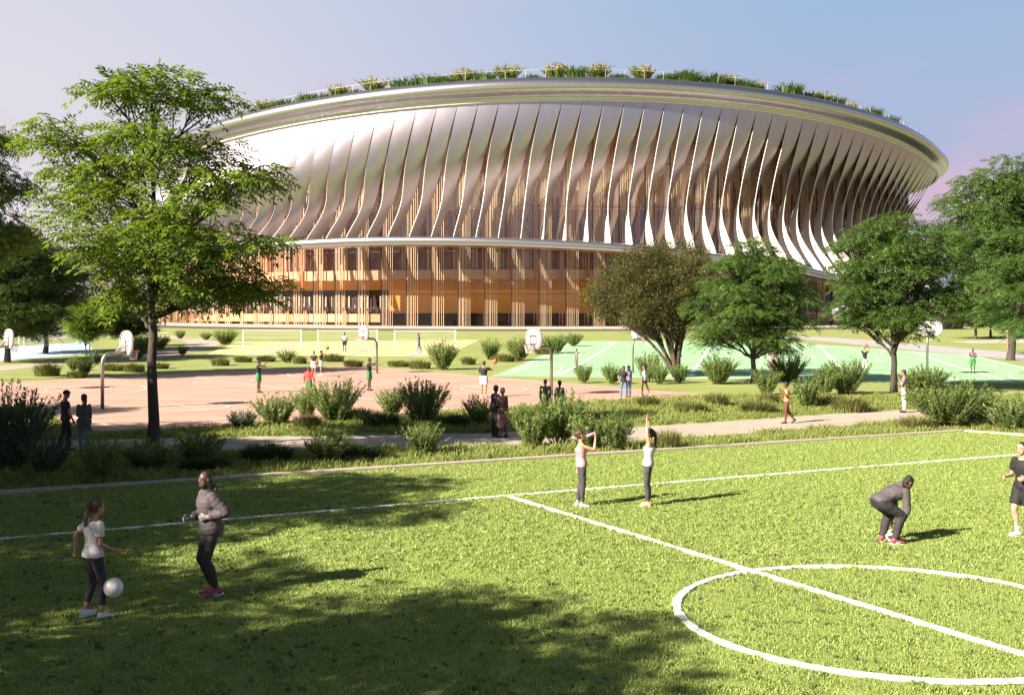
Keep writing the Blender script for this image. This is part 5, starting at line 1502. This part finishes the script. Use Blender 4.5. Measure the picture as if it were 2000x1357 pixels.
# ---- balls
def ball_thing(name, c, r, label, style):
    m = MB()
    if style == 'white': m.ball((0, 0, 0), r, 32, 20); o = m.build(name, mat('white_ball', (0.72, 0.71, 0.69), 0.3, vary=.04, scale=6), loc=c, smooth=True)
    elif style == 'soccer':
        o_ = []
        m.ball((0, 0, 0), r, 40, 26)
        ph = (1 + 5 ** .5) / 2; ico = [Vector(v).normalized() for v in [(0, a, b * ph) for a in (-1, 1) for b in (-1, 1)] + [(a, b * ph, 0) for a in (-1, 1) for b in (-1, 1)] + [(b * ph, 0, a) for a in (-1, 1) for b in (-1, 1)]]
        m.mi = [1 if max((sum((Vector(m.v[i]) for i in f), Vector()).normalized()).dot(q) for q in ico) > 0.935 else 0 for f in m.f]
        o = m.build(name, [mat('white_ball', (0.72, 0.71, 0.69), 0.3), M_BLACK], loc=c, smooth=True)
    else:
        m.ball((0, 0, 0), r, 24, 16); 
        for ax_ in range(3):
            pts = []
            for i in range(25):
                a = 2 * math.pi * i / 24; v = [0, 0, 0]; v[ax_] = 0; v[(ax_ + 1) % 3] = math.cos(a) * r; v[(ax_ + 2) % 3] = math.sin(a) * r; pts.append(tuple(v))
            m.tube(pts, r * .03, 4, mi=1, caps=False)
        o = m.build(name, [mat('orange_ball', (0.50, 0.15, 0.045), 0.6, bump=.3, bscale=120), M_BLACK], loc=c, smooth=True)
    return tag(o, label, 'ball')

# ---- the six nearest
p = G(181, 1208)
person('young woman with a brown ponytail and white t-shirt playing the white ball', p, facing(38), 1.64,
       dict(spine=(0, .05, 1), head=(.05, .18, 1), yaw=-12, ua_l=(-.75, -.35, -.75), fa_l=(.35, -.25, -.55), ua_r=(.22, -.12, -1), fa_r=(.05, 1, -.55), th_l=(-.06, .22, -1), sh_l=(-.02, -.38, -1), th_r=(.10, .20, -1), sh_r=(.02, -.05, -1),
            ft_l=(-.1, 1, 0), ft_r=(.2, 1, -.02), tail=(.0, -.35, -1), curl=1.0),
       True, M_SKIN_M, M_HAIR_BR, 'ponytail', M_TEE_W, 'tee', M_LEG_NAVY, 'crop', M_SHOE_W, 0.0085)
p = G(412, 1164)
person('bearded man in a grey puffer jacket and gloves jogging on the shaded lawn', p, facing(-122), 1.87,
       dict(spine=(0, .09, 1), head=(0, .10, 1), yaw=18, ua_l=(-.50, -.62, -.8), fa_l=(.42, .75, -.20), ua_r=(.35, -.30, -.9), fa_r=(-.05, 1, -.25), th_l=(-.02, .22, -1), sh_l=(0, -.36, -1), th_r=(.02, .28, -1), sh_r=(0, -.42, -1), ft_l=(-.1, 1, -.18), ft_r=(.12, 1, -.22), curl=0.9),
       False, M_SKIN_D, M_HAIR_B, 'buzz', M_PUFF, 'puffer', M_DARKP, 'leggings', M_SHOE_R, 0.0085, beard=True, glove=M_GLOVE)
p = G(1136, 990)
wi = person('woman with a hair bun and pink vest drinking from a lilac bottle', p, facing(84), 1.66,
       dict(spine=(0, -.03, 1), head=(0, -.10, 1), ua_r=(.10, .95, -.28), fa_r=(-.28, .15, .95), ua_l=(-.12, -.22, -1), fa_l=(.05, .05, -1), th_l=(-.04, .03, -1), sh_l=(0, -.22, -1), th_r=(.03, .05, -1), sh_r=(0, -.06, -1), curl=1.1, palm_r=(-.7, -.7, 0)),
       True, M_SKIN_L, M_HAIR_BR, 'bun', M_PINKC, 'tank', M_LEG_GREY, 'leggings', M_SHOE_G, 0.0095)
bt = MB(); bt.tube([(0, 0, -.02), (0, 0, 0), (0, 0, .04), (0, 0, .15), (0, 0, .155), (0, 0, .205), (0, 0, .21)], [.012, .016, .034, .036, .030, .036, .030], 16)
lips_w = wi['w'](wi['hc'] - wi['hd'] * .045 + wi['fwh'] * .115)
bo_ = bt.build('bottle', M_BOTTLE, loc=lips_w, smooth=True)
dirb = (Matrix.Rotation(facing(84), 3, 'Z') @ Vector((0.03, 1, .38))).normalized()
bo_.rotation_euler = dirb.to_track_quat('Z', 'Y').to_euler()
tag(bo_, 'lilac drinking bottle held to the mouth of the woman with the bun', 'bottle')
p = G(1266, 989)
person('woman with a black ponytail and white tank top stretching both arms overhead', p, facing(-78), 1.68,
       dict(spine=(0, -.10, 1), chest=(0, -.06, 1), head=(0, .02, 1), ua_l=(-.20, .14, 1), fa_l=(.30, .05, 1), ua_r=(.20, .10, 1), fa_r=(-.30, .05, 1), th_l=(-.02, .08, -1), sh_l=(0, -.10, -1), th_r=(.03, .06, -1), sh_r=(0, -.08, -1), tail=(0, -.12, -1), palm_l=(0, 1, .2), palm_r=(0, 1, .2), curl=.35),
       True, M_SKIN_L, M_HAIR_B, 'ponytail', M_WHITE, 'tank', M_LEG_GREY, 'leggings', M_SHOE_P, 0.0095)
p = G(1716, 1062)
ci = person('crouching bearded man in a grey hoodie reaching for the soccer ball', p, facing(72), 1.84,
       dict(spine=(0, .86, .50), chest=(0, .96, .24), head=(0, .70, .72), ua_l=(-.02, .10, -1), fa_l=(.22, -.36, -1), ua_r=(.04, .10, -1), fa_r=(-.22, -.34, -1), th_l=(-.22, .85, -.60), sh_l=(.05, -.42, -1), th_r=(.20, .90, -.56), sh_r=(-.05, -.36, -1), ft_l=(-.15, 1, 0), ft_r=(.2, 1, -.05), curl=.5),
       False, M_SKIN_D, M_HAIR_B, 'buzz', M_HOOD, 'hoodie', M_DARKP, 'trousers', M_SHOE_R, 0.0085, beard=True)
wl_, wr_ = ci['w'](ci['J']['wr_l']), ci['w'](ci['J']['wr_r'])
bc_ = (wl_ + wr_) / 2; ball_thing('soccer_ball', (bc_.x - .10, bc_.y - .02, .125), .11, 'black and white soccer ball between the feet of the crouching man', 'soccer')
p = G(2000, 1050)
person('man in a black t-shirt and shorts jogging, cut by the right edge', p, facing(-118), 1.80,
       dict(spine=(0, .06, 1), head=(0, .08, 1), yaw=6, ua_l=(-.30, -.35, -.9), fa_l=(.35, .9, -.10), ua_r=(.30, -.10, -.95), fa_r=(-.25, 1, -.05), th_l=(0, -.05, -1), sh_l=(0, -.30, -1), th_r=(.02, .36, -1), sh_r=(0, -.25, -1), curl=.7),
       False, M_SKIN_L, M_HAIR_B, 'buzz', M_BLACKC, 'tee', M_BLACKC, 'shorts', M_SHOE_W, 0.0085, sock=M_WHITE)
yb = G(222, 1208).y; kx = (229 - 1000) / F * yb
ball_thing('white_ball', (kx, yb - .15, CH + (HY - 1147) / F * (yb - .15))  , .130, 'plain white ball bouncing beside the young woman with the ponytail', 'white')

# ---- mid-ground and far people: (feet px, py, top py, facing, keyword settings)
BALLH = dict(ua_l=(-.1, .8, .5), fa_l=(.1, .4, 1), ua_r=(.1, .8, .5), fa_r=(-.1, .4, 1))
WALK = dict(th_l=(-.02, .28, -1), sh_l=(0, -.05, -1), th_r=(.02, -.18, -1), sh_r=(0, -.40, -1), ua_l=(-.1, -.25, -1), fa_l=(-.02, .2, -1), ua_r=(.1, .22, -1), fa_r=(.02, .5, -1))
AIM = dict(ua_l=(-.15, .95, -.1), fa_l=(.1, 1, .05), ua_r=(.25, .6, -.1), fa_r=(-.35, .5, .55), th_l=(-.12, .05, -1), th_r=(.14, .05, -1))
def mid(px, py, ytop, face, label, **kw):
    q = G(px, py); hh = (py - ytop) / F * q.y
    return person(label, q, facing(face), hh, vox=vox_at(q.y), **kw)
mid(128, 882, 760, 60, 'man with a dark cap and navy t-shirt strolling on the shaded path', pose=dict(WALK, head=(0, .05, 1), yaw=-35), skin=M_SKIN_M, hairstyle='cap', hair=M_BLACKC, top=M_NAVYC, bottom=M_DARKP, shoe=M_SHOE_B)
mid(164, 884, 768, -20, 'woman with a dark ponytail and loose grey top beside the man with the cap', pose=dict(WALK, yaw=30, ua_l=(-.1, .2, -1), fa_l=(.6, .7, -.3)), female=True, skin=M_SKIN_M, hairstyle='ponytail', hair=M_HAIR_BR, top=M_SUIT, top_kind='tunic', bottom=M_JEAN, bottom_kind='leggings', shoe=M_SHOE_B)
mid(505, 767, 702, 95, 'player in green shorts stretching his arms out, farthest from the second hoop', pose=AIM, skin=M_SKIN_D, hairstyle='buzz', top=M_BLACKC, bottom=M_GREENC, bottom_kind='shorts', shoe=M_SHOE_B)
mid(603, 775, 716, 20, 'boy in a red hoodie behind the tall bush', pose=dict(ua_l=(-.45, -.05, -1), ua_r=(.4, .1, -1), fa_r=(.35, .2, -1)), skin=M_SKIN_M, hairstyle='short', hair=M_HAIR_R, top=M_REDC, top_kind='hoodie', bottom=M_GREENC, bottom_kind='shorts', shoe=M_SHOE_W)
i1 = mid(613, 736, 685, -165, 'player with a basketball under his arm, black t-shirt and white shorts', pose=dict(ua_l=(-.3, .1, -1), fa_l=(-.1, .6, -.7)), skin=M_SKIN_M, top=M_BLACKC, bottom=M_WHITE, bottom_kind='shorts', shoe=M_SHOE_W)
i2 = mid(627, 732, 684, 80, 'player lifting a basketball with both hands, black t-shirt and white shorts', pose=BALLH, skin=M_SKIN_M, top=M_BLACKC, bottom=M_WHITE, bottom_kind='shorts', shoe=M_SHOE_W)
mid(721, 763, 698, 100, 'player in green shorts with a raised forearm next to a hoop pole', pose=AIM, skin=M_SKIN_D, hairstyle='buzz', top=M_BLACKC, bottom=M_GREENC, bottom_kind='shorts', shoe=M_SHOE_B)
i3 = mid(945, 776, 705, 15, 'shooter seen from behind in white shorts holding a basketball at his shoulder', pose=dict(ua_r=(.5, .5, -.2), fa_r=(.15, .2, 1), ua_l=(-.3, .3, -.6), fa_l=(.4, .6, .5), yaw=40), skin=M_SKIN_M, top=M_BLACKC, bottom=M_WHITE, bottom_kind='shorts', shoe=M_SHOE_W)
mid(967, 854, 752, 60, 'dark haired person in black leaning close on the path, left of the embracing couple', pose=dict(spine=(0, .04, 1), yaw=30, ua_r=(.2, .4, -.9), fa_r=(-.3, .7, -.3)), skin=M_SKIN_D, hairstyle='bun', top=M_BLACKC, top_kind='long', bottom=M_BLACKC, bottom_kind='trousers', shoe=M_SHOE_B)
mid(982, 855, 757, -40, 'woman in a floral dark skirt, right of the embracing couple', pose=dict(yaw=-10, ua_l=(-.2, .3, -.9), fa_l=(.3, .7, -.2), th_r=(.1, .15, -1), sh_r=(.05, -.2, -1)), female=True, skin=M_SKIN_D, hairstyle='short', hair=M_HAIR_R, top=mat('rust_top', (.06, .025, .018), .8), top_kind='long', bottom=M_FLORAL, bottom_kind='skirt', shoe=M_SHOE_B)
mid(1065, 818, 740, 5, 'man in a charcoal suit seen from behind, walking towards the central hoop', pose=dict(WALK), skin=M_SKIN_M, hair=M_HAIR_BR, top=M_SUIT, top_kind='suit', bottom=M_GREYC, shoe=M_SHOE_B)
mid(1093, 822, 742, 25, 'woman with black hair half hidden by the tallest path bush', pose=dict(WALK), female=True, skin=M_SKIN_D, hairstyle='bun', top=M_SUIT, top_kind='long', bottom=M_DARKP, shoe=M_SHOE_B)
mid(1218, 780, 714, 10, 'girl with black t-shirt and light blue jeans seen from behind', pose=dict(ua_l=(-.5, -.1, -.9), fa_l=(.4, .2, -.7), th_l=(-.1, .02, -1), th_r=(.1, .03, -1)), female=True, skin=M_SKIN_L, hairstyle='long', hair=M_HAIR_BR, top=M_BLACKC, bottom=M_JEAN, bottom_kind='leggings', shoe=M_SHOE_B)
mid(1228, 776, 713, -30, 'girl in a lilac shirt and blue jeans behind the girl in the black t-shirt', pose=dict(yaw=-30), female=True, skin=M_SKIN_L, hairstyle='long', top=M_BLUEC, bottom=M_JEAN, bottom_kind='leggings', shoe=M_SHOE_B)
mid(1259, 774, 712, -70, 'girl walking in a pale shirt and black shorts with white shoes', pose=dict(WALK, th_r=(.02, -.30, -1)), female=True, skin=M_SKIN_M, hairstyle='long', top=mat('pale_shirt', (.50, .50, .56), .8), top_kind='long', bottom=M_BLACKC, bottom_kind='short_shorts', shoe=M_SHOE_W)
mid(1126, 722, 681, -100, 'man in a slate tank top and grey trousers standing on the green court', skin=M_SKIN_M, top=M_TEAL, top_kind='tank', bottom=M_SUIT, shoe=M_SHOE_B)
mid(1325, 724, 682, 170, 'man in a white shirt with folded arms beside the olive trunk', pose=dict(ua_l=(-.25, .3, -.9), fa_l=(.8, .5, .05), ua_r=(.25, .3, -.9), fa_r=(-.8, .5, .1)), skin=M_SKIN_D, hairstyle='buzz', top=M_TEE_W, bottom=M_SUIT, shoe=M_SHOE_B)
i4 = mid(1689, 724, 679, 175, 'player holding a basketball over his head on the green court', pose=dict(BALLH, ua_l=(-.5, .4, .6), fa_l=(.5, .2, 1), ua_r=(.5, .4, .6), fa_r=(-.5, .2, 1)), skin=M_SKIN_L, top=M_BLACKC, bottom=M_WHITE, bottom_kind='trousers', shoe=M_SHOE_W)
mid(1900, 729, 680, -160, 'player in green shorts on the right green court with a hand at his chin', pose=dict(ua_r=(.2, .5, -.8), fa_r=(-.3, .5, .8), ua_l=(-.2, .4, -.8), fa_l=(.6, .6, .1)), skin=M_SKIN_D, hairstyle='buzz', top=M_GREYC, top_kind='tank', bottom=M_GREENC, bottom_kind='shorts', shoe=M_SHOE_B)
mid(1537, 827, 745, -85, 'jogger in an orange t-shirt and brown leggings on the concrete path', pose=dict(spine=(0, .03, 1), ua_l=(-.15, .1, -1), fa_l=(.1, .5, .8), ua_r=(.1, .3, -.9), fa_r=(-.15, .5, .8), th_l=(-.02, .15, -1), sh_l=(0, .02, -1), th_r=(.02, -.12, -1), sh_r=(0, -.75, -1), ft_r=(0, .8, -.6)), female=True, skin=M_SKIN_D, hairstyle='bun', top=M_ORANGE, bottom=M_BROWN, bottom_kind='leggings', shoe=M_SHOE_B)
ip = mid(1766, 806, 722, -75, 'man in a grey t-shirt and cream trousers on the phone at the path end', pose=dict(ua_l=(-.15, .35, -.85), fa_l=(.25, .35, .95), ua_r=(.15, -.15, -1), fa_r=(-.1, .6, -.8)), skin=M_SKIN_M, top=M_GREYC, bottom=M_CREAM, shoe=M_SHOE_B)
mid(673, 687, 649, 5, 'man in a white shirt and dark shorts on the yellow court', pose=dict(ua_l=(-.3, .1, -1), fa_l=(.2, .5, -.6), ua_r=(.3, .1, -1), fa_r=(-.2, .5, -.6)), skin=M_SKIN_D, hairstyle='buzz', top=mat('pale_grey_tee', (.42, .42, .46), .8), bottom=M_BLACKC, bottom_kind='shorts', shoe=M_SHOE_B)
mid(818, 689, 650, -85, 'man in a blue grey outfit standing on the yellow court', pose=dict(WALK), skin=M_SKIN_D, hairstyle='buzz', top=M_TEAL, top_kind='long', bottom=M_BLUEC, shoe=M_SHOE_W)
def held(info, p, r, label): ball_thing('basketball', info['w'](p), r, label, 'basket')
J_ = i1['J']; held(i1, J_['wr_l'] + Vector((-.02, .12, .02)), .125, 'basketball under the arm of the player in white shorts')
J_ = i2['J']; held(i2, (J_['wr_l'] + J_['wr_r']) / 2 + Vector((0, .10, .14)), .13, 'basketball lifted by the right one of the two ball players')
J_ = i3['J']; held(i3, J_['wr_r'] + Vector((.06, .06, .16)), .13, 'basketball on the raised hand of the shooter seen from behind')
J_ = i4['J']; held(i4, (J_['wr_l'] + J_['wr_r']) / 2 + Vector((0, .06, .12)), .13, 'basketball held over the head of the player on the green court')
ph = MB(); ph.box((0, 0, 0), (.012, .07, .14)); ph.box((.008, 0, 0), (.004, .066, .134))
w_ = ip['w'](ip['J']['wr_l'] + Vector((.03, .03, .09)))
o = ph.build('phone', M_BLACK, loc=w_); tag(o, 'black phone at the ear of the man in cream trousers', 'phone')
